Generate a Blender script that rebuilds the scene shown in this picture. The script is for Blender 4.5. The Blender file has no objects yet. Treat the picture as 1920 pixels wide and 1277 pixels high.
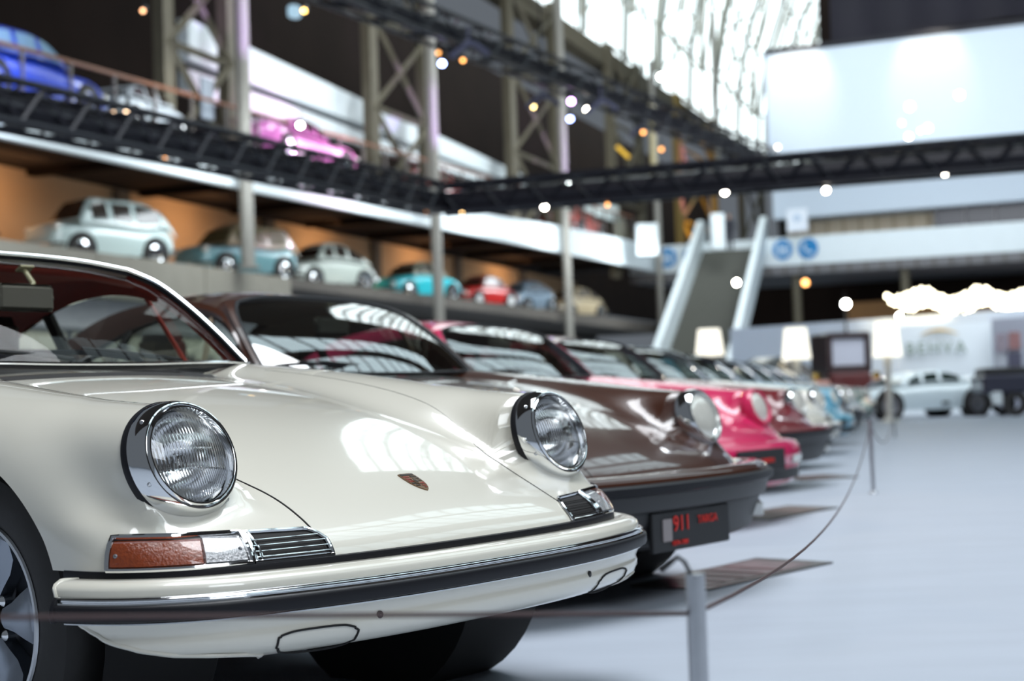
import bpy, math, random
import numpy as np
from mathutils import Vector, Matrix

random.seed(7)
sc = bpy.context.scene
col = sc.collection
# ------------------------------------------------------------------ camera
FPX, CAMH = 2800.0, 0.722
roll = math.radians(2.0); pitch = math.atan((752 - 638.5) / FPX)
fwd = np.array([0, math.cos(pitch), math.sin(pitch)])
_r0 = np.array([1., 0, 0]); _u0 = np.cross(_r0, fwd)
CR = _r0 * math.cos(roll) - _u0 * math.sin(roll)
CU = _u0 * math.cos(roll) + _r0 * math.sin(roll)
cam_d = bpy.data.cameras.new('camera'); cam = bpy.data.objects.new('camera', cam_d); col.objects.link(cam)
cam_d.sensor_width = 36; cam_d.lens = FPX / 1920 * 36; cam_d.clip_start = 0.05; cam_d.clip_end = 400
m = Matrix(((CR[0], CU[0], -fwd[0], 0), (CR[1], CU[1], -fwd[1], 0), (CR[2], CU[2], -fwd[2], CAMH), (0, 0, 0, 1)))
cam.matrix_world = m
cam_d.dof.use_dof = True; cam_d.dof.focus_distance = 3.05; cam_d.dof.aperture_fstop = 3.0
sc.camera = cam
# ------------------------------------------------------------------ world, lights, exposure
wd = bpy.data.worlds.new('world'); sc.world = wd; wd.use_nodes = True
wd.node_tree.nodes['Background'].inputs[0].default_value = (0.62, 0.70, 0.80, 1)
wd.node_tree.nodes['Background'].inputs[1].default_value = 0.19
def area(name, loc, aim, size, power, color, size_y=None):
    l = bpy.data.lights.new(name, 'AREA'); l.energy = power; l.color = color; l.size = size
    if size_y: l.shape = 'RECTANGLE'; l.size_y = size_y
    o = bpy.data.objects.new(name, l); col.objects.link(o); o.location = loc
    o.rotation_euler = (Vector(aim) - Vector(loc)).to_track_quat('-Z', 'Y').to_euler()
    return o
sc.view_settings.view_transform = 'Standard'; sc.view_settings.look = 'None'
sc.view_settings.gamma = 1; sc.view_settings.use_curve_mapping = False
sc.view_settings.exposure = 0.08
sc.cycles.use_denoising = True
sc.cycles.max_bounces = 10; sc.cycles.transmission_bounces = 8; sc.cycles.transparent_max_bounces = 12
sc.cycles.sample_clamp_indirect = 6.0
area('hall_fill', (2, 7, 18), (1, 7, 0), 10, 3300, (0.93, 0.96, 1.0))  # added soft overhead light in place of daylight from the roof
area('hall_fill', (12, -9, 16), (6, 34, 2), 9, 1900, (0.88, 0.94, 1.0))  # added fill from behind the camera, no fixture hangs there
# ------------------------------------------------------------------ materials
MATS = {}
def mat(name, color=(.5, .5, .5), rough=.5, metal=0., coat=0., emit=None, strength=0., vary=0., scale=8., bump=0., trans=0., spec=None, stretch=None):
    if name in MATS: return MATS[name]
    m = bpy.data.materials.new(name); m.use_nodes = True; nt = m.node_tree; b = nt.nodes['Principled BSDF']
    b.inputs['Base Color'].default_value = (*color, 1); b.inputs['Roughness'].default_value = rough
    b.inputs['Metallic'].default_value = metal; b.inputs['Coat Weight'].default_value = coat
    b.inputs['Coat Roughness'].default_value = 0.03
    if trans: b.inputs['Transmission Weight'].default_value = trans
    if spec is not None: b.inputs['Specular IOR Level'].default_value = spec
    if emit is not None:
        b.inputs['Emission Color'].default_value = (*emit, 1); b.inputs['Emission Strength'].default_value = strength
    if vary or bump:
        tc = nt.nodes.new('ShaderNodeTexCoord'); n = nt.nodes.new('ShaderNodeTexNoise')
        n.inputs['Scale'].default_value = scale; n.inputs['Detail'].default_value = 5
        src = tc.outputs['Object']
        if stretch:
            mp = nt.nodes.new('ShaderNodeMapping'); mp.inputs['Scale'].default_value = stretch
            nt.links.new(src, mp.inputs[0]); src = mp.outputs[0]
        nt.links.new(src, n.inputs['Vector'])
        if vary:
            mx = nt.nodes.new('ShaderNodeMix'); mx.data_type = 'RGBA'
            mx.inputs[6].default_value = (*[c * (1 - vary) for c in color], 1)
            mx.inputs[7].default_value = (*[min(1, c * (1 + vary)) for c in color], 1)
            nt.links.new(n.outputs[0], mx.inputs[0]); nt.links.new(mx.outputs[2], b.inputs['Base Color'])
        if bump:
            bp = nt.nodes.new('ShaderNodeBump'); bp.inputs['Strength'].default_value = bump; bp.inputs['Distance'].default_value = .01
            nt.links.new(n.outputs[0], bp.inputs['Height']); nt.links.new(bp.outputs[0], b.inputs['Normal'])
    MATS[name] = m
    return m
def paint(name, c, metal=0., rough=.3): return mat(name, c, rough, metal, 1.0, vary=.02, scale=3)
def glassy(name, tint=(.8, .85, .85), refl=.12, fres=1.0):
    """thin window glass: see-through, mirror-like towards grazing angles"""
    if name in MATS: return MATS[name]
    m = bpy.data.materials.new(name); m.use_nodes = True; nt = m.node_tree; nt.nodes.clear()
    o = nt.nodes.new('ShaderNodeOutputMaterial'); t = nt.nodes.new('ShaderNodeBsdfTransparent'); g = nt.nodes.new('ShaderNodeBsdfGlossy')
    t.inputs[0].default_value = (*tint, 1); g.inputs['Roughness'].default_value = .01
    lw = nt.nodes.new('ShaderNodeLayerWeight'); lw.inputs[0].default_value = .5
    mr = nt.nodes.new('ShaderNodeMapRange'); mr.inputs['To Min'].default_value = refl; mr.inputs['To Max'].default_value = fres
    pw = nt.nodes.new('ShaderNodeMath'); pw.operation = 'POWER'; pw.inputs[1].default_value = 3.2
    mx = nt.nodes.new('ShaderNodeMixShader')
    nt.links.new(lw.outputs['Facing'], pw.inputs[0]); nt.links.new(pw.outputs[0], mr.inputs['Value']); nt.links.new(mr.outputs[0], mx.inputs[0])
    nt.links.new(t.outputs[0], mx.inputs[1]); nt.links.new(g.outputs[0], mx.inputs[2]); nt.links.new(mx.outputs[0], o.inputs[0])
    MATS[name] = m
    return m
def lamp(name, c, s): return mat(name, (0, 0, 0), .5, emit=c, strength=s)
CHROME = mat('chrome', (.78, .79, .80), .06, 1.0)
STEEL = mat('brushed_steel', (.50, .51, .53), .28, 1.0, vary=.08, scale=60)
RUBBER = mat('black_rubber', (.010, .010, .013), .45, spec=.3, vary=.1, scale=40)
TYRE = mat('tyre_rubber', (.022, .020, .019), .62, vary=.15, scale=30, bump=.1)
BLACK = mat('black_plastic', (.012, .012, .013), .45)
DARK = mat('dark_void', (.008, .007, .007), .8)
# ------------------------------------------------------------------ mesh helpers
class MB:
    def __init__(s): s.v = []; s.f = []
    def add(s, V, Fs):
        n = len(s.v); s.v += [tuple(map(float, p)) for p in V]; s.f += [tuple(i + n for i in f) for f in Fs]; return s
    def grid(s, P, keep=None, flip=False, close=False):
        P = np.asarray(P); a, b = P.shape[:2]; Fs = []
        for i in range(a - 1):
            for j in range(b if close else b - 1):
                if keep is not None and not keep[i, j]: continue
                k = (j + 1) % b
                f = (i * b + j, (i + 1) * b + j, (i + 1) * b + k, i * b + k)
                Fs.append(f[::-1] if flip else f)
        return s.add(P.reshape(-1, 3), Fs)
    def box(s, c, d, rz=0., ry=0., rx=0.):
        h = np.array(d) / 2.; M3 = (Matrix.Rotation(rz, 3, 'Z') @ Matrix.Rotation(ry, 3, 'Y') @ Matrix.Rotation(rx, 3, 'X'))
        V = [Vector(c) + M3 @ Vector((x * h[0], y * h[1], z * h[2])) for x in (-1, 1) for y in (-1, 1) for z in (-1, 1)]
        return s.add(V, [(0, 1, 3, 2), (4, 6, 7, 5), (0, 4, 5, 1), (2, 3, 7, 6), (0, 2, 6, 4), (1, 5, 7, 3)])
    def bevbox(s, c, d, b, rz=0.):
        """box with chamfered vertical and horizontal edges"""
        x, y, z = [q / 2. for q in d]; R3 = Matrix.Rotation(rz, 3, 'Z'); V = []
        for zz, i in ((-z, b), (-z + b, 0), (z - b, 0), (z, b)):
            X, Y = x - i, y - i
            for px, py in ((X, Y - b), (X - b, Y), (-X + b, Y), (-X, Y - b), (-X, -Y + b), (-X + b, -Y), (X - b, -Y), (X, -Y + b)):
                V.append(Vector(c) + R3 @ Vector((px, py, zz)))
        Fs = [tuple(range(7, -1, -1)), tuple(range(24, 32))]
        for k in range(3):
            for j in range(8): Fs.append((k * 8 + j, k * 8 + (j + 1) % 8, k * 8 + 8 + (j + 1) % 8, k * 8 + 8 + j))
        return s.add(V, Fs)
    def tube(s, pts, r, n=8, caps=True, flat=None):
        pts = np.asarray(pts, float); rr = np.broadcast_to(r, (len(pts),)); V = []; up = None
        T = np.gradient(pts, axis=0)
        for i, p in enumerate(pts):
            t = T[i] / (np.linalg.norm(T[i]) + 1e-12)
            if up is None:
                up = np.array([0, 0, 1.]) if abs(t[2]) < .9 else np.array([1., 0, 0])
            a = np.cross(up, t); a /= np.linalg.norm(a) + 1e-12; b = np.cross(t, a); up = b
            for k in range(n):
                q = 2 * math.pi * k / n
                V.append(p + rr[i] * (math.cos(q) * a + math.sin(q) * b * (flat or 1)))
        N = len(pts); Fs = [(i * n + k, i * n + (k + 1) % n, (i + 1) * n + (k + 1) % n, (i + 1) * n + k) for i in range(N - 1) for k in range(n)]
        if caps: Fs += [tuple(range(n - 1, -1, -1)), tuple(range((N - 1) * n, N * n))]
        return s.add(V, Fs)
    def rod(s, a, b, r, n=8): return s.tube([a, b], r, n)
    def lathe(s, prof, c=(0, 0, 0), ax=(0, 0, 1), n=32, up=None, a0=0, a1=2 * math.pi):
        """prof: (radius, height along ax)"""
        ax = np.array(ax, float); ax /= np.linalg.norm(ax)
        if up is None: up = (1, 0, 0) if abs(ax[0]) < .9 else (0, 1, 0)
        u = np.cross(ax, up); u /= np.linalg.norm(u); w_ = np.cross(ax, u); full = abs(a1 - a0 - 2 * math.pi) < 1e-6
        A = np.linspace(a0, a1, n, endpoint=not full)
        P = np.array([[np.array(c) + ax * h + r * (math.cos(q) * u + math.sin(q) * w_) for q in A] for r, h in prof])
        return s.grid(P, close=full)
    def build(s, name, m, parent=None, smooth=True, bevel=0, objmat=False):
        me = bpy.data.meshes.new(name); me.from_pydata(s.v, [], s.f)
        o = bpy.data.objects.new(name, me); col.objects.link(o)
        me.materials.append(m)
        if objmat: o.material_slots[0].link = 'OBJECT'; o.material_slots[0].material = m
        if smooth:
            me.polygons.foreach_set('use_smooth', [True] * len(me.polygons))
            try: me.set_sharp_from_angle(angle=math.radians(38))
            except Exception: pass
        if bevel:
            bv = o.modifiers.new('edge', 'BEVEL'); bv.width = bevel; bv.segments = 2; bv.limit_method = 'ANGLE'
        if parent: o.parent = parent
        return o
def tag(o, label, cat, group=None, kind=None):
    if label: o['label'] = label
    if cat: o['category'] = cat
    if group: o['group'] = group
    if kind: o['kind'] = kind
    return o
def struct(o, label=None): 
    o['kind'] = 'structure'
    if label: o['label'] = label
    return o
def thing(name, label, cat, loc=(0, 0, 0), rz=0., group=None):
    o = bpy.data.objects.new(name, None); col.objects.link(o); o.location = loc; o.rotation_euler = (0, 0, rz)
    o.empty_display_size = .1
    return tag(o, label, cat, group)
def copy_tree(o, parent=None, mats=None, skip=()):
    c = o.copy(); col.objects.link(c); c.parent = parent
    if mats and len(c.material_slots) and c.material_slots[0].link == 'OBJECT' and c.material_slots[0].material in mats:
        c.material_slots[0].material = mats[c.material_slots[0].material]
    for ch in list(CH.get(o.name, [])):
        if ch.name.split('.')[0] in skip: continue
        copy_tree(ch, c, mats, skip)
    return c
CH = {}
def index_children():
    CH.clear()
    for o in list(bpy.data.objects):
        if o.parent: CH.setdefault(o.parent.name, []).append(o)
def catmull(pts, n=8):
    pts = np.asarray(pts, float); P = np.vstack([2 * pts[0] - pts[1], pts, 2 * pts[-1] - pts[-2]]); out = []
    for i in range(1, len(P) - 2):
        for k in range(n):
            t = k / n
            out.append(.5 * (2 * P[i] + (-P[i-1] + P[i+1]) * t + (2 * P[i-1] - 5 * P[i] + 4 * P[i+1] - P[i+2]) * t * t + (-P[i-1] + 3 * P[i] - 3 * P[i+1] + P[i+2]) * t ** 3))
    out.append(P[-2]); return np.array(out)
def resample(c, n):
    c = np.asarray(c, float); L = np.r_[0, np.cumsum(np.linalg.norm(np.diff(c, axis=0), axis=1))]
    q = np.linspace(0, L[-1], n); return np.stack([np.interp(q, L, c[:, k]) for k in range(3)], -1)
def coons(c0, c1, d0, d1, nu, nv, bulge=None):
    """c0 bottom, c1 top (along u); d0 left, d1 right (along v)"""
    c0, c1, d0, d1 = resample(c0, nu), resample(c1, nu), resample(d0, nv), resample(d1, nv)
    u = np.linspace(0, 1, nu)[None, :, None]; v = np.linspace(0, 1, nv)[:, None, None]
    P = (1 - v) * c0[None] + v * c1[None] + (1 - u) * d0[:, None] + u * d1[:, None] - ((1-u)*(1-v)*c0[0] + u*(1-v)*c0[-1] + (1-u)*v*c1[0] + u*v*c1[-1])
    if bulge is not None: P = P + np.asarray(bulge) * (np.sin(math.pi * u) * np.sin(math.pi * v))
    return P
def mirror_y(c): c = np.array(c, float); c[..., 1] *= -1; return c
def spl(xs, ys):
    xs=np.array(xs,float); ys=np.array(ys,float); n=len(xs)
    if xs[0]>xs[-1]: xs,ys=xs[::-1],ys[::-1]
    h=np.diff(xs); A=np.eye(n); b=np.zeros(n)
    for i in range(1,n-1):
        A[i,i-1]=h[i-1]; A[i,i]=2*(h[i-1]+h[i]); A[i,i+1]=h[i]
        b[i]=6*((ys[i+1]-ys[i])/h[i]-(ys[i]-ys[i-1])/h[i-1])
    m=np.linalg.solve(A,b)
    def f(x):
        x=np.asarray(x,float); i=np.clip(np.searchsorted(xs,x)-1,0,n-2)
        hh=h[i]; a=(xs[i+1]-x)/hh; c=(x-xs[i])/hh
        v=a*ys[i]+c*ys[i+1]+((a**3-a)*m[i]+(c**3-c)*m[i+1])*hh*hh/6
        lo=ys[0]+(x-xs[0])*((ys[1]-ys[0])/h[0]-h[0]*m[1]/6)
        hi=ys[-1]+(x-xs[-1])*((ys[-1]-ys[-2])/h[-1]+h[-1]*m[-2]/6)
        return np.where(x<xs[0],lo,np.where(x>xs[-1],hi,v))
    return f
HOOD=spl([-3.3,-3.1,-2.9,-2.6,-2.2,-1.6,-1.0,-.7,-.45,-.2,0,.2,.4,.54,.65,.73,.8],[.40,.55,.69,.79,.85,.86,.86,.848,.822,.785,.742,.685,.612,.549,.487,.43,.37])
Y0=spl([-3.3,-3.0,-2.7,-2.2,-1.6,-.8,-.3,0,.3,.5,.8],[.69,.74,.78,.80,.78,.778,.781,.781,.778,.772,.752])
CROWN=spl([-3.3,-3.0,-2.7,-2.2,-1.7,-1.2,-.73,-.39,-.18,.02,.285,.43,.6],[.42,.62,.76,.86,.86,.86,.848,.818,.796,.775,.750,.737,.72])
TR=spl([-3.3,-2.2,-.7,-.2,.1,.3,.45,.6],[.15,.18,.17,.165,.15,.133,.118,.11])
YC=spl([-3.3,-2.7,-2.2,-1.2,-.7,0,.2,.45,.6],[.52,.60,.62,.60,.60,.605,.60,.585,.58])
LT=np.array([.455,.585,.632]); LN=np.array([.949,0,.316])
def smax(a,b,k):
    h=np.maximum(k-np.abs(a-b),0)/k; return np.maximum(a,b)+h*h*k*.25
def smin(a,b,k): return -smax(-a,-b,k)
def planf(x,y,z):
    ay=np.abs(y)
    yside=Y0(x)-1.5*np.maximum(0,z-.5)**2-.8*np.maximum(0,.4-z)**2
    side=ay-yside
    front=(x-(.712-.125*(ay/.7)**2.6))*.97
    back=(-3.22+.2*(ay/.75)**2.6-x)
    return smax(smax(side,front,.16),back,.2)
def body(x,y,z):
    top=(z-(HOOD(x)-.13*y*y))*.9
    base=smax(top,planf(x,y,z),.06)
    ay=np.abs(y); r=TR(x)
    dt=np.sqrt((ay-YC(x))**2+(z-(CROWN(x)-r))**2)-r
    g=(x-LT[0])*LN[0]+(z-LT[2])*LN[2]
    dt=smax(dt,g,.012)
    dt=smax(dt,-3.1-x,.1)
    q=np.clip((.44-x)/.30,0,1); return smin(base,dt,.065+.075*q*q*(3-2*q))
def hit(o,d,tmax=1.6,n=60,f=body,t0=.02):
    """first outward crossing from inside; o,d (...,3)"""
    ts=np.linspace(t0,tmax,n); res=np.full(o.shape[:-1],tmax); lo=np.full(o.shape[:-1],t0); found=np.zeros(o.shape[:-1],bool); hi=res.copy()
    for t in ts:
        v=f(o[...,0]+d[...,0]*t,o[...,1]+d[...,1]*t,o[...,2]+d[...,2]*t)
        new=(v>0)&~found
        hi=np.where(new,t,hi); found|=new; lo=np.where(found,lo,t)
    for _ in range(20):
        m=(lo+hi)/2; P=o+d*m[...,None]
        v=f(P[...,0],P[...,1],P[...,2]); hi=np.where(v>0,m,hi); lo=np.where(v>0,lo,m)
    return o+d*((lo+hi)/2)[...,None]
def ztop(x,y,z0=.45):
    x=np.atleast_1d(np.asarray(x,float)); y=np.broadcast_to(np.asarray(y,float),x.shape)
    lo=np.full(x.shape,.3); hi=np.full(x.shape,1.0)
    zs=np.linspace(1.0,.3,48); found=np.zeros(x.shape,bool)
    for z in zs:
        v=body(x,y,np.full(x.shape,z)); new=(v<0)&~found
        lo=np.where(new,z,lo); found|=new; hi=np.where(found,hi,z)
    for _ in range(18):
        m=(lo+hi)/2; v=body(x,y,m); lo=np.where(v<0,m,lo); hi=np.where(v<0,hi,m)
    return (lo+hi)/2
# ------------------------------------------------------------------ sports coupe body shell
HUB = .31; ARCH = .345; RX = -2.21
def body_mesh(nq=61, nf=90, ns=80, nr=30, zcut=.435):
    """one smooth shell: fan of rays about each axle, slices between; grid lines follow the wheel arches"""
    sq = np.linspace(-1, 1, nq); sq = np.sign(sq) * np.abs(sq) ** .92
    rows = []
    def fan(xh, sign, ps_n, zlim, first):
        o0 = np.array([xh, 0, HUB])
        def dirs(p, q): return np.stack([sign * np.cos(q) * np.sin(p), np.sin(q), np.cos(q) * np.cos(p)], -1)
        def pend(q):
            lo = np.full(q.shape, math.radians(30)); hi = np.full(q.shape, math.radians(135))
            for _ in range(16):
                mm = (lo + hi) / 2; P = hit(np.broadcast_to(o0, q.shape + (3,)), dirs(mm, q))
                hi = np.where(P[..., 2] < zlim, mm, hi); lo = np.where(P[..., 2] < zlim, lo, mm)
            return lo
        qq = np.linspace(-1.3, 1.3, 61); pq = pend(qq); pend = lambda q: np.interp(q, qq, pq)
        # column end angles: arch circle on the flank
        tt = np.linspace(0, 1, ps_n) ** .85
        qa = np.full((ps_n,), math.radians(66.))
        for _ in range(6):
            pe = pend(qa); p = tt * pe
            P = hit(np.broadcast_to(o0, (ps_n, 3)), dirs(p, qa)); rad = np.hypot(P[:, 0] - xh, P[:, 2] - HUB)
            qa = np.arctan(np.tan(qa) * rad / ARCH)
        Q = sq[None, :] * qa[:, None]
        PE = np.empty((ps_n, nq))
        for i in range(ps_n): PE[i] = pend(Q[i])
        Pp = tt[:, None] * PE
        P = hit(np.broadcast_to(o0, (ps_n, nq, 3)), dirs(Pp, Q), n=70)
        return P
    front = fan(0., 1, nf, zcut, True)
    rear = fan(RX, -1, nr, .30, True)
    def slice_(x, zend):
        yend = float(Y0(x)); th_end = math.atan2(yend, zend - HUB)
        th_end = th_end if zend > HUB else math.pi / 2 + math.atan2(HUB - zend, yend)
        th = sq * th_end; o = np.tile(np.array([x, 0, HUB]), (nq, 1)); d = np.stack([0 * th, np.sin(th), np.cos(th)], -1)
        return hit(o, d)
    xs = np.linspace(0, RX, ns)
    sl = []
    for x in xs[1:-1]:
        if x > -ARCH: sl.append(slice_(x, HUB + math.sqrt(ARCH ** 2 - x * x)))
        elif x < RX + ARCH: sl.append(slice_(x, HUB + math.sqrt(ARCH ** 2 - (x - RX) ** 2)))
        else: sl.append(slice_(x, .20))
    P = np.concatenate([front[::-1], np.array(sl), rear], 0)
    for i in range(len(P)):  # even out the columns over the bonnet valley between the wing crowns
        y, z = P[i, :, 1].copy(), P[i, :, 2]; blk = np.where((np.abs(y) < .60) & (z > .50))[0]
        if len(blk) < 8: continue
        j0, j1 = blk[0], blk[-1]
        xb = P[i, j0, 0]; w_ = 1. if z[j0] > .64 else 0.
        w_ *= min(1, max(0, (.475 - xb) / .09)); w_ = w_ * w_ * (3 - 2 * w_)
        if w_ <= 0: continue
        yn = np.linspace(y[j0], y[j1], j1 - j0 + 1); xn = np.interp(yn, y[j0:j1 + 1], P[i, j0:j1 + 1, 0]); xn = xn * w_ + P[i, j0:j1 + 1, 0] * (1 - w_); yn = yn * w_ + y[j0:j1 + 1] * (1 - w_)
        P[i, j0:j1 + 1, 0] = xn; P[i, j0:j1 + 1, 1] = yn; P[i, j0:j1 + 1, 2] = ztop(xn, yn)
    c = P[:-1, :-1] * .25 + P[1:, :-1] * .25 + P[:-1, 1:] * .25 + P[1:, 1:] * .25
    keep = ~((c[..., 0] < -.66) & (c[..., 0] > -2.35) & (np.abs(c[..., 1]) < .57) & (c[..., 2] > .7))
    ax = c - np.array([LT[0], 0, LT[2]]); ay = np.abs(c[..., 1]) - LT[1]
    dn = ax[..., 0] * LN[0] + ax[..., 2] * LN[2]; ru = np.hypot(ay, ax[..., 2] * LN[0] - ax[..., 0] * LN[2])
    keep &= ~((np.abs(dn) < .02) & (ru < .100))
    return MB().grid(P, keep=keep)
_CC = {}
def contour(z, n=241, off=0., half=2.02):
    if (z, n) not in _CC: _CC[(z, n)] = _contour(z, n, off, half)
    return _CC[(z, n)][0].copy(), _CC[(z, n)][1].copy()
def _contour(z, n=241, off=0., half=2.02):
    """plan outline of the nose at height z, from right flank round to left flank"""
    a = np.linspace(-half, half, n); o = np.tile(np.array([.05, 0, z]), (n, 1)); d = np.stack([np.cos(a), np.sin(a), 0 * a], -1)
    P = hit(o, d, f=lambda x, y, zz: planf(x, y, zz * 0 + .43))
    T = np.gradient(P, axis=0); N = np.stack([T[:, 1], -T[:, 0], 0 * a], -1); N /= np.linalg.norm(N, axis=1)[:, None]
    return P, N
def xarch(z): return float(np.interp(z, [.262, .276, .284, .290, .304, .32, .35, .378, .428, .45], [.64, .64, .61, .575, .53, .49, .452, .42, .394, .388]))
def sweep(prof, n=181, ends=True, x_end=None):
    """prof: (z, outward offset) swept along the nose outline, ends trimmed to the arch curve"""
    P, N = contour(.43, 721); L = np.r_[0, np.cumsum(np.linalg.norm(np.diff(P, axis=0), axis=1))]; rows = []
    for z, off in prof:
        Q = P + N * off
        xe = x_end if x_end is not None else xarch(z)
        ok = np.where(P[:, 0] >= xe)[0]; a, b = L[ok[0]], L[ok[-1]]
        q = np.linspace(a, b, n); r = np.stack([np.interp(q, L, Q[:, k]) for k in range(3)], -1); r[:, 2] = z; rows.append(r)
    return np.array(rows)
def surf_strip(y0, y1, zb, zt, off, ny=24, nz=6, side=-1):
    """patch lying on the nose between |y|=y0..y1 (y0 outer) and z range, pushed out by off"""
    P, N = contour(.43, 721); k = np.where(P[:, 1] * side > 0)[0]
    Pk, Nk = P[k], N[k]; o = np.argsort(np.abs(Pk[:, 1])); Pk, Nk = Pk[o], Nk[o]
    # param by arclength so that the flank part is sampled too
    L = np.r_[0, np.cumsum(np.linalg.norm(np.diff(Pk, axis=0), axis=1))]
    def at_len(s): return np.array([np.interp(s, L, Pk[:, c]) for c in range(3)]), np.array([np.interp(s, L, Nk[:, c]) for c in range(3)])
    rows = []
    for j in range(nz):
        t = j / (nz - 1); row = []
        for i in range(ny):
            s = y0 + (y1 - y0) * i / (ny - 1)
            u = i / (ny - 1); z = zb(u) * (1 - t) + zt(u) * t
            p, nn = at_len(s); p = p.copy(); p[2] = z
            row.append((p - nn * .25, nn))
        rows.append(row)
    A = np.array(rows); h = hit(A[:, :, 0], A[:, :, 1], tmax=.5, n=25)
    return h + A[:, :, 1] * off
def y_len(yv):
    P, N = contour(.43, 721); k = np.where(P[:, 1] > 0)[0]; Pk = P[k]; o = np.argsort(Pk[:, 1] - 1e-3 * Pk[:, 0]); Pk = Pk[k * 0 + np.arange(len(k))]
    L = np.r_[0, np.cumsum(np.linalg.norm(np.diff(Pk, axis=0), axis=1))]
    i = np.argmax(Pk[:, 1] >= yv) if (Pk[:, 1] >= yv).any() else len(Pk) - 1
    return L[i]
def len_at_x(xv):
    P, N = contour(.43, 721); Pk = P[P[:, 1] > 0]; L = np.r_[0, np.cumsum(np.linalg.norm(np.diff(Pk, axis=0), axis=1))]
    i = np.where(Pk[:, 0] >= xv)[0][-1]; return L[i]
def hood_outline(n=40):
    pts = [(-.50, .50), (-.3, .505), (0, .49), (.2, .46), (.41, .408), (.5, .388), (.58, .388), (.64, .397), (.672, .392)]
    c = catmull([(x, y, 0) for x, y in pts], 6)
    return c
def hood_patch(nx=110, ny=61, off=.0008):
    c = hood_outline(); xs = np.linspace(-.50, 1, nx)
    X1 = np.array([.712 - .125 * (abs(y) / .7) ** 2.6 for y in np.linspace(-1, 1, ny) * .392]) - .006
    rows = []
    tt = np.linspace(0, 1, nx)
    yo = np.interp(-.50 + tt * (1.172), c[:, 0], c[:, 1])
    G = np.zeros((nx, ny, 3))
    for i, t in enumerate(tt):
        s = np.linspace(-1, 1, ny); y = s * yo[i]
        x = -.50 + t * ((.712 - .125 * (np.abs(y) / .7) ** 2.6) - .004 + .50)
        G[i, :, 0] = x; G[i, :, 1] = y
        G[i, :, 2] = ztop(x, y) + off
    G[-1, :, 2] = np.maximum(G[-1, :, 2], .437)
    return G
# ------------------------------------------------------------------ glasshouse curves (half car, y > 0)
PILLAR = catmull([(-.70, .605, .853), (-.80, .580, .950), (-.90, .545, 1.042), (-.985, .500, 1.115), (-1.045, .44, 1.157)], 8)
HEADER = catmull([(-1.045, .44, 1.157), (-1.085, .30, 1.181), (-1.105, .15, 1.191), (-1.11, 0, 1.194)], 8)
RAIL = catmull([(-.73, .625, .862), (-.83, .600, .960), (-.94, .562, 1.055), (-1.06, .520, 1.128), (-1.25, .500, 1.172), (-1.55, .495, 1.182), (-1.85, .50, 1.14), (-2.1, .515, 1.05), (-2.35, .545, .93), (-2.45, .57, .865)], 8)
COWL = catmull([(-.70, .605, .853), (-.665, .50, .856), (-.605, .30, .852), (-.575, .15, .848), (-.565, 0, .847)], 8)
WTOP = catmull([(-.735, .632, .868), (-.84, .596, .955), (-.96, .560, 1.04), (-1.07, .538, 1.090), (-1.25, .525, 1.112), (-1.5, .53, 1.092), (-1.75, .548, 1.028), (-1.95, .58, .945), (-2.10, .612, .874)], 8)
REARTOP = catmull([(-1.85, .42, 1.155), (-1.9, .2, 1.18), (-1.91, 0, 1.185)], 6)
BELT = catmull([(-.73, .635, .862), (-1.2, .655, .872), (-1.7, .655, .875), (-2.2, .62, .872), (-2.45, .585, .865)], 8)
def full(c):  # mirror a half curve ending at y=0 into one running from +y to -y
    return np.vstack([c, mirror_y(c)[::-1][1:]])
# ------------------------------------------------------------------ coupe builder
AMBER = mat('amber_lens', (.24, .040, .006), .18, coat=1.0, vary=.35, scale=160, bump=.35)
CLEARL = mat('clear_ribbed_lens', (.40, .40, .41), .12, .35, coat=1.0, vary=.35, scale=190, bump=.5)
LENSG = mat('headlight_glass', (1, 1, 1), .0, trans=1.0)
LENSF = mat('headlight_glass_far', (.80, .79, .72), .12, .25, 1.0, vary=.12, scale=30, bump=.2)
REFL = mat('reflector_silver', (.90, .90, .90), .10, 1.0)
MAROON = mat('maroon_trim', (.34, .040, .026), .6, vary=.15, scale=30)
SEATB = mat('dark_seat_leather', (.035, .016, .012), .5, vary=.2, scale=20)
TAN = mat('tan_trim', (.30, .22, .15), .6)
GLASS = glassy('car_window_glass', (.80, .84, .80), .05, .95)
GLASSD = glassy('car_windscreen_glass', (.62, .68, .66), .30, 1.0)
FUCHS = mat('dark_satin_alloy', (.055, .058, .065), .30, .7)
PETAL = mat('satin_petal_alloy', (.30, .33, .38), .26, .9)
def torus_pts(c, r, n): return [(c[0] + r * math.cos(a), c[1], c[2] + r * math.sin(a)) for a in np.linspace(0, 2 * math.pi, n)]
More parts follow.
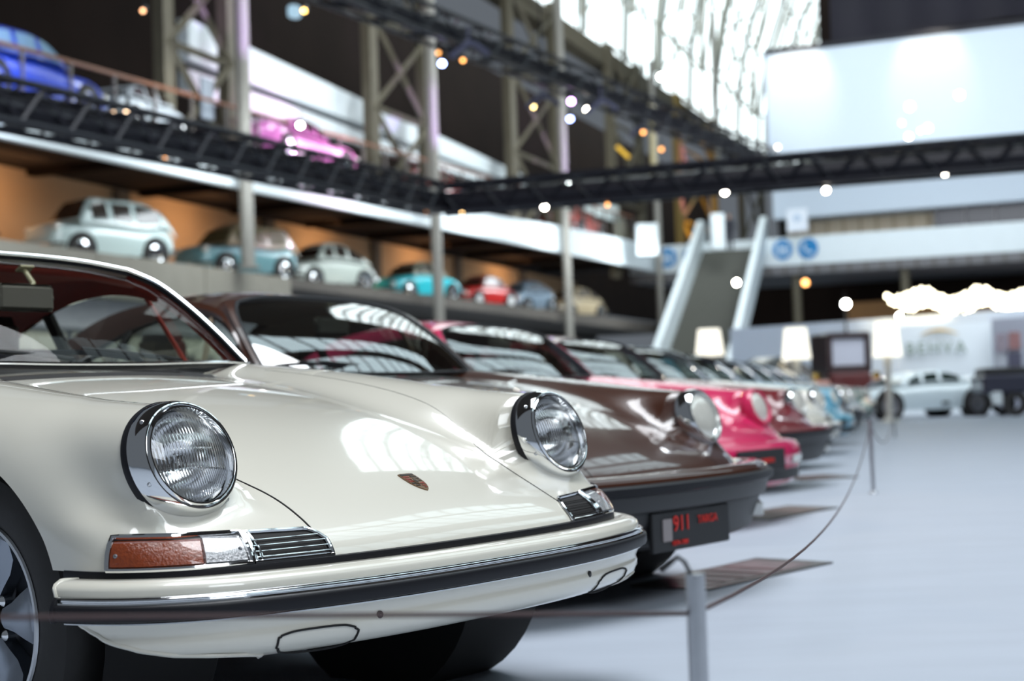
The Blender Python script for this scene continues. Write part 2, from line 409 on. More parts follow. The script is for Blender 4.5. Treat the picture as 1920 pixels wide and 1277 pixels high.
def wheel(parent, x, side, fancy=True, n=56):
    y = side * .645; ax = (0, side, 0)
    t = MB().lathe([(.20, -.08), (.225, -.085), (.27, -.083), (.298, -.074), (.310, -.055), (.3125, -.02), (.3125, .02), (.310, .055), (.298, .074), (.27, .083), (.235, .082), (.212, .076), (.205, .072), (.20, .06)], (x, y, HUB), ax, n)
    o = t.build('wheel', TYRE, parent)
    MB().lathe([(.206, .070), (.209, .076), (.206, .080), (.199, .080), (.194, .074), (.190, .062), (.188, .03), (.186, -.06)], (x, y, HUB), ax, n).build('rim_lip', STEEL, o)
    MB().lathe([(.188, .02), (.15, .012), (.06, .015), (.001, .016)], (x, y, HUB), ax, n).build('rim_face', FUCHS, o)
    if fancy:
        for k in range(5):
            a = k * 2 * math.pi / 5 + .12; b = MB(); P = []
            for (r, hw, h) in ((.050, .020, .050), (.080, .030, .046), (.115, .047, .044), (.150, .058, .048), (.180, .050, .058), (.187, .030, .058)):
                row = []
                for s, dh in ((-1, -.03), (-1, 0), (-.5, .006), (0, .008), (.5, .006), (1, 0), (1, -.03)):
                    da = s * hw / r; row.append((x + r * math.cos(a + da), y + side * (h + dh), HUB + r * math.sin(a + da)))
                P.append(row)
            b.grid(P, flip=side < 0); b.build('spoke', PETAL, o)
        MB().lathe([(.036, .04), (.036, .058), (.030, .066), (.001, .068)], (x, y, HUB), ax, 24).build('hub_cap', BLACK, o)
        for k in range(5):
            a = k * 2 * math.pi / 5 + .12 + math.pi / 5
            MB().lathe([(.012, .03), (.012, .05), (.006, .056), (.0005, .057)], (x + .058 * math.cos(a), y, HUB + .058 * math.sin(a)), ax, 10).build('lug_nut', CHROME, o)
    return o
def headlight(parent, s, hero, ringmat):
    c = np.array([LT[0] + .010, s * LT[1], LT[2] - .002]); n_ = (LN[0], 0, LN[2]); K = 72 if hero else 32
    ring = MB().lathe([(.100, -.03), (.1195, -.022), (.1215, -.006), (.1200, .004), (.1160, .018), (.1105, .030), (.1070, .035), (.1045, .0355), (.1030, .0325), (.1015, .0335), (.0985, .0385), (.0955, .0385), (.0940, .034), (.0935, .022), (.0935, .0)], c, n_, K).build('headlight', ringmat, parent, objmat=not hero)
    if hero:
        MB().lathe([(.115, -.026), (.1235, -.020), (.1245, -.010), (.1215, -.004)], c, n_, K).build('gasket', RUBBER, ring)
        MB().lathe([(.004, -.075), (.03, -.072), (.055, -.058), (.075, -.036), (.088, -.010), (.0935, .012), (.0938, .016)], c, n_, K).build('reflector', REFL, ring)
        N3 = np.array(n_); U3 = np.array([-LN[2], 0, LN[0]]); S3 = np.array([0, 1, 0])
        MB().lathe([(.001, -.018), (.012, -.019), (.016, -.026), (.017, -.045), (.009, -.06)], c, n_, 20).build('bulb_shield', CHROME, ring)
        nr, na = 64, 300; R_ = np.linspace(.0008, .0930, nr)[:, None]; A_ = np.linspace(0, 2 * math.pi, na, endpoint=False)[None]
        S_, T_ = R_ * np.cos(A_), R_ * np.sin(A_)
        dome = .022 + .022 * (1 - (R_ / .093) ** 2) + 0 * A_
        edge = np.clip((.090 - R_) / .006, 0, 1)
        pat = np.where(T_ > -.028, np.cos(2 * math.pi * S_ / .0072) * .00075, np.cos(2 * math.pi * (S_ + .35 * (T_ + .028)) / .0060) * .0006)
        pat = pat + np.where(np.abs(T_ + .028) < .0016, .0010, 0) + np.where((T_ < .012) & (T_ > -.028) & (np.abs(S_) < .05), .0006 * np.sin(T_ / .006), 0)
        def face(h): return c + S_[..., None] * S3 + T_[..., None] * U3 + h[..., None] * N3
        lens = MB().grid(face(dome), close=True).grid(face(dome - .0035 + pat * edge)[::-1], close=True)
        lens.build('lens', LENSG, ring)
        for ang in (math.radians(205), math.radians(-52), math.radians(140), math.radians(20)):
            p = c + .1145 * (math.cos(ang) * S3 + math.sin(ang) * U3) + .021 * N3
            nn = N3 * .75 + .65 * (math.cos(ang) * S3 + math.sin(ang) * U3); nn /= np.linalg.norm(nn)
            MB().lathe([(.0045, -.004), (.0045, .0012), (.0028, .0016), (.0026, -.001), (.0003, -.001)], p, nn, 12).build('screw', STEEL, ring)
    else:
        MB().lathe([(.0945, .02), (.085, .030), (.06, .039), (.03, .043), (.0005, .044)], c, n_, K).build('lens', LENSF, ring)
    return ring
def coupe(style, hero, PM, interior, chrome=True):
    """returns the Empty of a rear-engined sports coupe; nose towards +x"""
    root = thing('sports_coupe', None, 'car')
    B_ = body_mesh(*((121, 170, 90, 30) if hero else (81, 110, 50, 20)))
    B_.build('body', PM, root, objmat=True)
    G_ = hood_patch(150, 81) if hero else hood_patch(60, 37)
    hood = MB().grid(G_, flip=True).build('hood', PM, root, objmat=True)
    # shut line: dark groove following the hood edge
    def edge_tube(pts, r): return MB().tube(pts, r, 6)
    for sgn in (0, -1):
        e = G_[:, sgn].copy(); e[:, 1] += (.0026 if sgn else -.0026) * (1 if sgn == -1 else 1); e[:, 2] -= .0016
        edge_tube(e, .0024).build('shut_line', DARK, hood)
    # air intake slot at the back of the hood
    ys = np.linspace(-.34, .34, 30); xb = -.475 - .05 * (ys / .34) ** 2
    slot = np.array([[(x0 + dx, y, z + .0015 + dz) for x0, y, z in zip(xb, ys, ztop(xb + dx, ys))] for dx, dz in ((-.012, .006), (.0, .002), (.022, .0))])
    MB().grid(slot, flip=True).build('air_intake', DARK, hood)
    # cowl panel strip under the screen
    wf = full(COWL); P2 = wf.copy(); P2[:, 0] += .012; P2[:, 2] -= .004
    # ---- glasshouse
    pil = full(PILLAR)  # not used whole
    k = 8 if hero else 5
    left_p, right_p = PILLAR, mirror_y(PILLAR)
    head = full(HEADER)
    cowl = full(COWL)
    def inset(c, d): c = np.array(c); return c
    W = coons(cowl, head, left_p, right_p, 41 if hero else 21, 21 if hero else 11, bulge=(.035, 0, .012))
    ws = MB().grid(W).build('windscreen', GLASSD if not hero else glassy('hero_windscreen_glass', (.88, .90, .88), .01, .22), root)
    loop = np.vstack([cowl[::-1], left_p[1:], head[1:], right_p[::-1][1:]])
    loop = resample(loop, 220 if hero else 90)
    MB().tube(loop + np.array([.002, 0, .002]), .0085, 8, flat=.8).build('screen_seal', RUBBER, ws)
    if chrome:
        MB().tube(loop + np.array([.012, 0, .011]) * 1.0, .0075, 8, flat=.7).build('bright_trim', CHROME, ws)
    for s in (1, -1):
        q = RAIL.copy(); q[:, 1] *= s; i1 = np.argmax(q[:, 0] < -1.06)
        a = PILLAR.copy(); a[:, 1] *= s; b = q[:i1 + 1]
        n = 30; A, Bc = resample(a, n), resample(b, n)
        outm = (A + Bc) / 2 + np.array([.0, s * .012, .014])
        grid = np.array([A + [.006, 0, .004], outm, Bc])
        inner = np.array([A - [.01, 0, .0], (A + Bc) / 2 - [.03, s * .01, .02], Bc - [0, s * .01, 0]])
        pp = MB().grid(grid, flip=s < 0).build('pillar', PM, root, objmat=True)
        MB().grid(inner, flip=s > 0).build('pillar_trim', interior, pp)
        cant = resample(q, 60); wt = WTOP.copy(); wt[:, 1] *= s; wt = resample(wt, 60)
        midc = (cant + wt) / 2 + np.array([0, s * .012, .004])
        cp = MB().grid(np.array([cant, midc, wt]), flip=s > 0).build('cant_rail', PM, root, objmat=True)
        MB().grid(np.array([cant, (cant + wt) / 2, wt]) - np.array([0, s * .016, .006]), flip=s < 0).build('cant_trim', interior, cp)
        # side windows
        rail = wt; belt = BELT[BELT[:, 0] > -2.12].copy(); belt[:, 1] *= s
        S = coons(belt, rail, np.array([belt[0], rail[0]]), np.array([belt[-1], rail[-1]]), 31, 7, bulge=(0, s * .02, 0))
        sw = MB().grid(S, flip=s > 0).build('side_window', GLASS, root)
        MB().tube(rail, .006, 8).build('window_frame', CHROME if chrome else BLACK, sw)
        MB().tube(belt, .007, 8).build('belt_trim', CHROME if chrome else BLACK, sw)
        def post(xt, xb_, r, m_, nm):
            t = rail[np.argmin(np.abs(rail[:, 0] - xt))]; b2 = belt[np.argmin(np.abs(belt[:, 0] - xb_))]
            return MB().tube(np.linspace(b2, t, 6), r, 8, flat=.6).build(nm, m_, sw)
        post(-1.08, -1.0, .013, interior, 'vent_post'); post(-1.62, -1.66, .026, BLACK, 'door_post')
    # roof, rear quarters and rear window
    hd = head.copy(); rt = full(REARTOP)
    r0 = RAIL[(RAIL[:, 0] < -1.03) & (RAIL[:, 0] > -1.87)]
    side_l = np.vstack([[hd[0]], r0[1:], [rt[0]]]); side_r = mirror_y(side_l)
    R_ = coons(hd, rt, side_l, side_r, 31, 21, bulge=(0, 0, .028))
    roof = MB().grid(R_).build('roof', PM, root, objmat=True)
    MB().grid(R_ - np.array([.0, 0, .022]), flip=True).build('headliner', interior, roof)
    rb = catmull([(-2.45, .50, .868), (-2.58, .25, .862), (-2.62, 0, .86)], 6); rbf = full(rb)
    RW = coons(rbf, rt, np.array([rbf[0], rt[0]]), np.array([rbf[-1], rt[-1]]), 21, 11, bulge=(-.05, 0, .05))
    MB().grid(RW).build('rear_window', GLASS, root)
    for s in (1, -1):
        rq = RAIL[RAIL[:, 0] < -1.84].copy(); rq[:, 1] *= s; e = np.array([rt[0], rbf[0]]); e[:, 1] *= s
        Q = np.array([resample(rq, 12), resample(np.array([rq[0], (rq[0] + rq[-1]) / 2 + [0, 0, .03], rq[-1]]), 12) * .5 + resample(e, 12) * .5, resample(e, 12)])
        MB().grid(Q, flip=s < 0).build('rear_quarter', PM, root, objmat=True)
    # ---- cabin
    tub = MB().box((-1.5, 0, .42), (1.7, 1.12, .04)).box((-.72, 0, .60), (.05, 1.16, .40)).box((-2.30, 0, .60), (.05, 1.10, .44)).box((-1.5, .57, .60), (1.6, .03, .40)).box((-1.5, -.57, .60), (1.6, .03, .40))
    tub.build('cabin_tub', SEATB, root, smooth=False)
    dash = np.array([[(x, y, z - .03 * (y / .6) ** 2) for y in np.linspace(-.58, .58, 13)] for x, z in ((-.60, .800), (-.66, .848), (-.74, .858), (-.84, .852), (-.90, .83), (-.91, .74))])
    MB().grid(dash).build('dashboard', BLACK, root)
    for s in (1, -1):
        seat = MB().bevbox((-1.62, s * .33, .70), (.14, .46, .50), .05).bevbox((-1.38, s * .33, .50), (.46, .46, .14), .05).bevbox((-1.66, s * .33, .985), (.09, .24, .15), .035)
        seat.build('seat', SEATB if hero else interior, root)
    sw_c = np.array([-1.04, .33, .735]); axn = np.array([-.93, 0, .36]); axn /= np.linalg.norm(axn)
    u = np.cross(axn, [0, 1, 0]); st = MB().tube([sw_c + .19 * (math.cos(a) * np.array([0, 1, 0]) + math.sin(a) * u) for a in np.linspace(0, 2 * math.pi, 40)], .011, 8, caps=False)
    st.rod(sw_c - [0, .18, 0], sw_c + [0, .18, 0], .009).rod(sw_c, sw_c - axn * .2, .02)
    st.build('steering_wheel', BLACK, root)
    mir = MB()
    Pm = [[(-.985 - .012 * abs(t), .045 + s_ * .088, 1.068 + t * .040 * (1 - .25 * abs(s_) ** 3)) for t in np.linspace(-1, 1, 7)] for s_ in np.linspace(-1, 1, 15)]
    mir.grid(Pm).grid(np.array(Pm) + [-.022, 0, 0], flip=True)
    mo = mir.bevbox((-.994, .045, 1.067), (.024, .182, .078), .011).build('rearview_mirror', mat('grey_mirror_back', (.16, .145, .12), .4), root)
    MB().tube([(-.99, .06, 1.085), (-1.0, .075, 1.11), (-1.06, .085, 1.155)], .0075, 8).box((-1.055, .085, 1.158), (.03, .045, .006), ry=-.5).build('mirror_stalk', mat('cream_plastic', (.42, .37, .22), .5), mo)
    # ---- wipers
    for (px_, py_, ex, ey) in ((-.612, -.07, -.640, -.40), (-.655, .32, -.640, -.02)):
        w_ = MB().lathe([(.011, 0), (.011, .014), (.007, .02), (.001, .021)], (px_, py_, .850), (.3, 0, 1), 12)
        w_.tube([(px_, py_, .872), (px_ - .01, py_ - .05, .880), (ex, ey + .08, .898), (ex, ey, .905)], [.008, .0075, .005, .003], 8)
        w_.rod((px_, py_, .855), (px_, py_, .876), .009)
        wo = w_.build('wiper', BLACK, root)
        bl = [(ex + .012 - .03 * t * t, ey + .16 - .42 * t, .893 - .018 * (2 * t - 1) ** 2) for t in np.linspace(0, 1, 12)]
        MB().tube(bl, .0045, 6, flat=1.8).build('wiper_blade', RUBBER, wo)
    # ---- lights
    for s in (1, -1): headlight(root, s, hero, PM if style == 'smooth' else CHROME)
    # ---- bumper
    if style == 'classic':
        bp = sweep([(.400, .0), (.422, .004), (.4255, .016), (.4245, .036), (.421, .050), (.415, .0595), (.408, .0630), (.398, .0640)], 241)
        lowp = [(.350, .062), (.343, .0605), (.334, .056), (.327, .0535), (.3225, .0545), (.317, .057), (.305, .0560), (.292, .0500), (.280, .0385), (.271, .020), (.267, .0), (.268, -.05), (.275, -.12)]
        if hero:
            b1 = MB().grid(bp, flip=True); b1.grid(np.vstack([sweep([(.398, .0640), (.374, .0642)], 241), sweep(lowp, 241)]), flip=True)
        else:
            b1 = MB().grid(sweep([(.400, 0), (.428, .004), (.4315, .03), (.41, .063)] + lowp, 81), flip=True)
        # folded ends at the wheel arches
        endp = np.array([[q * 1.0 for q in r] for r in sweep([(.422, .004), (.4245, .036), (.415, .0595)] + [(zz, float(np.interp(zz, [.268,.275,.284,.305,.325,.35,.374,.40], [.01,.03,.044,.056,.0535,.062,.064,.064]))) for zz in np.linspace(.40, .268, 24)], 9)])
        bump = b1.build('bumper', PM, root, objmat=True)
        for e in (0, -1):
            pts = endp[:, e]; MB().tube(resample(pts, 60), .0042, 6).build('folded_edge', PM, bump, objmat=True)
        NN = 241 if hero else 81
        tr = .375
        MB().grid(sweep([(.400, .063), (.3985, .0700), (.3955, .0745), (.3925, .0715), (.3905, .0715), (.3885, .0760), (.3855, .0770), (.3845, .074)], NN, x_end=.412), flip=True).build('bright_strip', CHROME, bump)
        MB().grid(sweep([(.3848, .070), (.3848, .0775), (.382, .0815), (.378, .083), (.362, .083), (.357, .0805), (.3545, .074), (.3545, .066)], NN, x_end=.412), flip=True).build('rubber_strip', RUBBER, bump)
        MB().grid(sweep([(.3545, .070), (.3525, .072), (.350, .0700), (.349, .06)], NN, x_end=.43), flip=True).build('lower_bead', CHROME, bump)
        rc = sweep([(.3955, .070), (.386, .0765), (.37, .082), (.355, .076)], 3, x_end=.412)
        for e in (0, -1): MB().tube(resample(rc[:, e], 10), .007, 8).build('strip_end', RUBBER, bump)
        MB().grid(sweep([(.437, -.016), (.4365, .001), (.430, .003), (.418, .002)], NN, x_end=.352), flip=True).build('bumper_seal', RUBBER, root)
        # tow-eye covers and bolts
        low = sweep(lowp, 241)
        def on_low(yv, z):
            r = np.array([np.interp(z, [q[0] for q in lowp][:10][::-1], [q[1] for q in lowp][:10][::-1])])
            P, N = contour(.43, 721); i = np.argmin(np.abs(P[:, 1] - yv)); p = P[i] + N[i] * r[0]; p[2] = z; return p, N[i]
        for s in (1, -1):
            ring = []
            for a in np.linspace(0, 2 * math.pi, 60):
                ca, sa = math.cos(a), math.sin(a)
                yy = s * (.465 + .080 * np.sign(ca) * abs(ca) ** .62 + .008 * sa); zz = .291 + .0235 * np.sign(sa) * abs(sa) ** .62
                p, nn = on_low(yy, zz); ring.append(p + nn * .0012)
            MB().tube(ring, .0024, 6, caps=False).build('tow_cover_seal', DARK, bump)
            p, nn = on_low(s * .335, .3215); MB().lathe([(.0075, -.002), (.0075, .002), (.004, .0035), (.001, .0035)], p, nn, 14).build('bolt', BLACK, bump)
    elif style == 'impact':
        MB().grid(sweep([(.440, -.01), (.455, .012), (.462, .045), (.462, .075), (.452, .098), (.436, .108), (.430, .108)], 101, x_end=.345), flip=True).build('bumper', PM, root, objmat=True)
        bo = MB().grid(sweep([(.395, .116), (.390, .108), (.378, .104), (.352, .098), (.335, .088)], 101, x_end=.36), flip=True).build('lower_bumper', BLACK, root)
        MB().grid(sweep([(.432, .106), (.430, .120), (.424, .128), (.402, .128), (.396, .120), (.394, .104)], 101, x_end=.345), flip=True).build('rubber_strip', RUBBER, bo)
        MB().grid(sweep([(.336, .090), (.330, .070), (.30, .066), (.26, .050), (.215, .030), (.20, .0), (.21, -.08)], 101, x_end=.44), flip=True).build('valance', BLACK, root)
        MB().grid(sweep([(.441, -.012), (.4405, .006), (.436, .02)], 81, x_end=.34), flip=True).build('bumper_seal', RUBBER, root)
        for s in (1, -1):
            P, N = contour(.43, 721); i = np.argmin(np.abs(P[:, 1] - s * .66) + (P[:, 0] < .4)); p = P[i] + N[i] * .055; an = math.atan2(N[i][1], N[i][0])
            MB().bevbox((p[0], p[1], .275), (.05, .15, .055), .006, rz=an).build('fog_light', mat('pale_fog_lens', (.62, .63, .62), .12, .3, 1.0), root)
    else:
        b1 = MB().grid(sweep([(.430, -.01), (.446, .010), (.450, .035), (.440, .062), (.415, .082), (.37, .092), (.33, .088), (.318, .078)], 101, x_end=.345), flip=True)
        b1.grid(sweep([(.318, .078), (.312, .070), (.306, .078), (.29, .080), (.25, .070), (.215, .046), (.20, .015), (.205, -.06)], 101, x_end=.42), flip=True)
        bo = b1.build('bumper', PM, root, objmat=True)
        def slab(y0, y1, z0, z1, off, nm, mt):
            P, N = contour(.43, 721); idx = [i for i in range(len(P)) if y0 <= P[i][1] <= y1 and P[i][0] > .3]
            g = np.array([[np.r_[(P[i] + N[i] * (off + dz))[:2], z] for i in idx] for z, dz in ((z1, -.02), (z1, 0), (z0, 0), (z0, -.02))])
            MB().grid(g, flip=True).build(nm, mt, bo)
        slab(-.26, .26, .325, .385, .094, 'plate_recess', BLACK)
        slab(-.60, .60, .235, .295, .080, 'lower_intake', BLACK)
        for s in (1, -1):
            slab(*sorted((s * .42, s * .70)), .325, .365, .095, 'indicator', LENSF)
    # ---- indicators and horn grilles of the classic nose
    if style == 'classic':
        sA, sB, sC = len_at_x(.468), None, None
        P, N = contour(.43, 721); Pk = P[P[:, 1] > 0]; L = np.r_[0, np.cumsum(np.linalg.norm(np.diff(Pk, axis=0), axis=1))]
        sA = L[-1] - 0; 
        sx = lambda yv: L[np.argmin(np.abs(Pk[:, 1] - yv) + 9 * (Pk[:, 0] < .4))]
        s_out = len_at_x(.468); s_mid = sx(.565); s_in = sx(.395)
        for s in (1, -1):
            def strip(a, b, zb, zt, off, ny=26, nz=7): return surf_strip(a, b, zb, zt, off, ny, nz, side=s)
            zb = lambda u: .4395; zt = lambda u: .4985 - .006 * u
            def frame(a, b, zb_, zt_, off, r, nm, mt, par, ny=20):
                g = strip(a, b, zb_, zt_, off, ny, 5)
                lp = np.vstack([g[0], g[1:, -1], g[-1][::-1][1:], g[::-1][1:, 0]])
                lp = np.vstack([lp, lp[:1]])
                return MB().tube(lp, r, 8, caps=False, flat=.9).build(nm, mt, par)
            ts = MB().grid(strip(s_out, s_mid, zb, zt, .004), flip=s < 0).build('turn_signal', BLACK, root)
            frame(s_out, s_mid, zb, zt, .006, .0058, 'bezel', CHROME, ts)
            sm = s_out + (s_mid - s_out) * .66
            zb2 = lambda u: .4435; zt2 = lambda u: .4915 - .004 * u
            def lens(a, b, nm, mt):
                g0, g1 = strip(a, b, zb2, zt2, .004, 30, 7), strip(a + .003 * np.sign(b - a), b - .003 * np.sign(b - a), lambda u: zb2(u) + .003, lambda u: zt2(u) - .003, .0125, 30, 7)
                mb = MB().grid(g1, flip=s < 0)
                lo = lambda g: np.vstack([g[0], g[1:, -1], g[-1][::-1][1:], g[::-1][1:-1, 0]])
                a_, b_ = lo(g0), lo(g1); mb.grid(np.array([a_, b_]), close=True)
                mb.build(nm, mt, ts)
            lens(s_out + .006 * np.sign(s_mid - s_out), sm, 'amber_lens', AMBER); lens(sm, s_mid - .006 * np.sign(s_mid - s_out), 'clear_lens', CLEARL)
            for t_ in (.07, .93):
                g = strip(s_out + (s_mid - s_out) * t_, s_out + (s_mid - s_out) * t_ + .001, lambda u: .466, lambda u: .468, .0135, 2, 2)[0, 0]
                MB().lathe([(.004, -.003), (.004, .0005), (.001, .001)], g, (.75, s * .6, .2), 10).build('screw', STEEL, ts)
            zt3 = lambda u: .4920 - .004 * u - .020 * max(0, (u - .80) / .2) ** 2
            hg = MB().grid(strip(s_mid + .008 * np.sign(s_in - s_mid), s_in, zb, zt3, .0018), flip=s < 0).build('horn_grille', DARK, root)
            frame(s_mid + .006 * np.sign(s_in - s_mid), s_in, zb, zt3, .006, .0048, 'frame', CHROME, hg)
            for k in range(4):
                zz = .4485 + k * .0098
                g = strip(s_mid + .010 * np.sign(s_in - s_mid), s_in - .003 * np.sign(s_in - s_mid), lambda u: zz, lambda u: zz + .0016, .0075, 16, 2)
                MB().tube(g[0], .0012, 6).build('slat', CHROME, hg)
            frame(s_mid + .010 * np.sign(s_in - s_mid), s_mid + .022 * np.sign(s_in - s_mid), zb, zt3, .007, .003, 'inner_bar', CHROME, hg, 3)
    # ---- wheels
    for s in (1, -1):
        wheel(root, -.022, s); wheel(root, RX, s)
    # dark wheel houses and floor
    MB().box((-1.05, 0, .24), (1.5, 1.30, .05)).box((.30, 0, .36), (.34, 1.05, .10)).box((-2.75, 0, .36), (.5, 1.0, .2)).build('underbody', DARK, root, smooth=False)
    for cx in (0, RX):
        for s in (1, -1):
            MB().lathe([(.352, -.28), (.352, .005)], (cx, s * .68, HUB + .005), (0, s, 0), 40, up=(1, 0, 0)).lathe([(.001, -.28), (.352, -.28)], (cx, s * .68, HUB + .005), (0, s, 0), 40).build('wheel_house', DARK, root)
    return root, hood
def crest(hood):
    """enamelled shield on the nose"""
    pos = np.array([.538, 0, 0]); e = .01
    z0 = float(ztop(np.array([.538]), 0.)[0]); zx = float((ztop(np.array([.548]), 0.)[0] - ztop(np.array([.528]), 0.)[0]) / .02)
    tdir = np.array([1, 0, zx]); tdir /= np.linalg.norm(tdir); nrm = np.cross(tdir, [0, 1, 0]); nrm /= np.linalg.norm(nrm)
    if nrm[2] < 0: nrm = -nrm
    c0 = np.array([.538, 0, z0])
    def outline(k):
        pts = []
        top = [(-.038, -.023), (-.040, -.012), (-.0395, 0), (-.040, .012), (-.038, .023)]
        side = [(-.020, .0245), (0, .0235), (.014, .0195), (.026, .0125), (.034, .0055), (.0375, 0)]
        pts = top + side + [(a, -b) for a, b in side[::-1][1:]]
        return [(a * k, b * k) for a, b in pts]
    def plate(poly, h0, h1, nm, mt, par):
        n = len(poly); V = [c0 + tdir * a + np.array([0, 1, 0]) * b + nrm * h for h in (h0, h1) for a, b in poly]
        Fs = [tuple(range(n, 2 * n)), tuple(range(n))[::-1]] + [(i, (i + 1) % n, n + (i + 1) % n, n + i) for i in range(n)]
        return MB().add(V, Fs).build(nm, mt, par, smooth=False)
    GOLD = mat('crest_gold', (.22, .13, .07), .3, .7); RED = mat('crest_red', (.28, .03, .02), .3, coat=1); BLK = mat('crest_black', (.02, .015, .015), .3, coat=1)
    c = plate(outline(1), -.002, .0028, 'crest', GOLD, hood)
    q = lambda x0, x1, y0, y1: [(x0, y0), (x1, y0), (x1, y1), (x0, y1)]
    for i, (x0, x1, y0, y1, mt) in enumerate([(-.026, -.021, -.021, -.003, RED), (-.016, -.011, -.021, -.003, RED), (-.006, -.001, -.021, -.003, RED), (.004, .009, .003, .0195, RED), (.014, .018, .003, .015, RED), (.023, .026, .003, .010, RED),
                                              (-.026, -.022, .003, .021, BLK), (-.017, -.013, .003, .021, BLK), (-.008, -.004, .003, .021, BLK), (.004, .008, -.0195, -.003, BLK), (.013, .017, -.015, -.003, BLK), (-.036, -.030, -.020, .020, BLK)]):
        plate(q(x0, x1, y0, y1), .0028, .0036, 'crest_field', mt, hood)
    plate([(-.012, -.008), (-.012, .008), (.004, .007), (.012, 0), (.004, -.007)], .0028, .0042, 'crest_field', GOLD, hood)
    plate([(-.008, -.004), (-.008, .003), (.002, .004), (.006, 0), (.001, -.003)], .0042, .0048, 'crest_field', BLK, hood)
# ------------------------------------------------------------------ the row of coupes
ORG = np.array([-.642, 3.622]); HA = .898; RZ = HA - math.pi / 2
IVORY = paint('ivory_paint', (.72, .69, .60), rough=.28)
hero, hood = coupe('classic', True, IVORY, MAROON)
hero.location = (ORG[0], ORG[1], 0); hero.rotation_euler = (0, 0, RZ)
tag(hero, 'ivory white classic sports coupe with chrome-ringed round headlights, nearest of the row', 'car', 'sports coupes parked in a row')
crest(hood)
# ------------------------------------------------------------------ hall: local frames
def at(px, py, d):
    """point seen at picture position px, py at ground distance d"""
    r = fwd + CR * (px - 960) / FPX - CU * (py - 638.5) / FPX
    return np.array([0, 0, CAMH]) + r * (d / r[1])
GD = np.array([.3482, .9374]); GN = np.array([.9374, -.3482]); G0 = np.array([-7.8, 32.])
GA = math.atan2(GD[1], GD[0])
def GP(u, v, z): p = G0 + GD * u + GN * v; return (p[0], p[1], z)
BE = np.array([.88, -.475]); BE = BE / np.linalg.norm(BE); BN = np.array([BE[1], -BE[0]]); B0 = np.array([6.9, 71.6]); BA = math.atan2(BE[1], BE[0])
def BP(w, v, z): p = B0 + BE * w + BN * v; return (p[0], p[1], z)
def gbox(mb, u0, u1, v0, v1, z0, z1, z0b=None, z1b=None, F=GP):
    """box in a wall frame; z at the far end may differ"""
    z0b = z0 if z0b is None else z0b; z1b = z1 if z1b is None else z1b
    V = [F(u0, v0, z0), F(u0, v0, z1), F(u0, v1, z0), F(u0, v1, z1), F(u1, v0, z0b), F(u1, v0, z1b), F(u1, v1, z0b), F(u1, v1, z1b)]
    return mb.add(V, [(0, 1, 3, 2), (4, 6, 7, 5), (0, 4, 5, 1), (2, 3, 7, 6), (0, 2, 6, 4), (1, 5, 7, 3)])
WHITEB = mat('pale_painted_board', (.74, .80, .82), .55, vary=.04, scale=1.2)
FLOOR = mat('grey_blue_hall_floor', (.40, .44, .51), .6, vary=.10, scale=1.6, bump=.06, stretch=(1, 3, 1))
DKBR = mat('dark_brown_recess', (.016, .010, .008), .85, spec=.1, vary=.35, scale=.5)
KHAKI = mat('khaki_painted_steel', (.10, .085, .055), .6, vary=.18, scale=3)
ORNG = mat('warm_plaster_wall', (.44, .29, .17), .75, vary=.12, scale=.7)
CONC = mat('beige_concrete', (.30, .275, .225), .8, vary=.12, scale=3, bump=.2)
SLAB = mat('dark_concrete_slab', (.11, .095, .08), .8, vary=.2, scale=2)
TRUSSB = mat('black_truss_steel', (.016, .015, .022), .4, .2)
PANE = lamp('daylit_window_pane', (.86, .98, 1.0), 2.6)
# floor
struct(MB().box((6, 36, -.05), (90, 130, .1)).build('floor', FLOOR, None, smooth=False), 'pale grey blue hall floor')
# left gallery: shelf, walls, upper floor
sh = MB(); gbox(sh, 6.2, 43, -7, 0, 3.80, 4.06, 3.74, 4.22); sh.build('floor', SLAB, None, smooth=False).name = 'floor.shelf'
o = bpy.data.objects['floor.shelf']; o.name = 'floor'; struct(o, 'dark concrete shelf carrying the row of old small cars')
o = gbox(MB(), -14, 6.2, -7, .05, 3.12, 4.05).build('trim_1', CONC, None, smooth=False, bevel=.03); struct(o, 'beige concrete edge under the old cars at the left')
for k in range(5):
    gbox(MB(), -13.9 + k * 4.02, -13.9 + (k + 1) * 4.02 - .04, .05, .11, 3.14, 4.03).build('panel', CONC, o, smooth=False)
o = gbox(MB(), -14, 6.2, -7, -.25, 0, 3.12).build('wall_left', mat('pale_lilac_wall', (.62, .60, .64), .7, vary=.03), None, smooth=False); struct(o, 'pale lilac wall under the gallery shelf')
o = gbox(MB(), -14, 44, -4.9, -4.5, 4.05, 6.60).build('wall_gallery', ORNG, None, smooth=False); struct(o, 'warm lit orange plaster wall behind the small cars')
for k in range(7):
    gbox(MB(), -10 + k * 7.6, -10 + k * 7.6 + .5, -4.5, -4.3, 4.06, 6.55).build('pilaster', SLAB, o, smooth=False)
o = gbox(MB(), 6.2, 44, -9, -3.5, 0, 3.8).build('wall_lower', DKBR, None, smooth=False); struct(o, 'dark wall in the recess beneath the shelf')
o = gbox(MB(), -14, 44, -9, -.1, 6.52, 6.80, 6.98, 7.25).build('ceiling_gallery', mat('dark_brown_ceiling', (.03, .016, .010), .85, vary=.3), None, smooth=False); struct(o, 'dark brown underside of the upper gallery')
for k in range(12):
    gbox(MB(), -12 + k * 4.6, -11.7 + k * 4.6, -4.5, -.2, 6.36 + k * .035, 6.6 + k * .035).build('beam', DKBR, o, smooth=False)
fm = MB(); gbox(fm, -14, 5, -.1, .08, 5.86, 6.10, 6.06, 6.44); gbox(fm, 5, 28, -.1, .08, 6.06, 6.44, 6.46, 7.50); gbox(fm, 28, 43, -.1, .08, 6.46, 7.50, 6.72, 7.98)
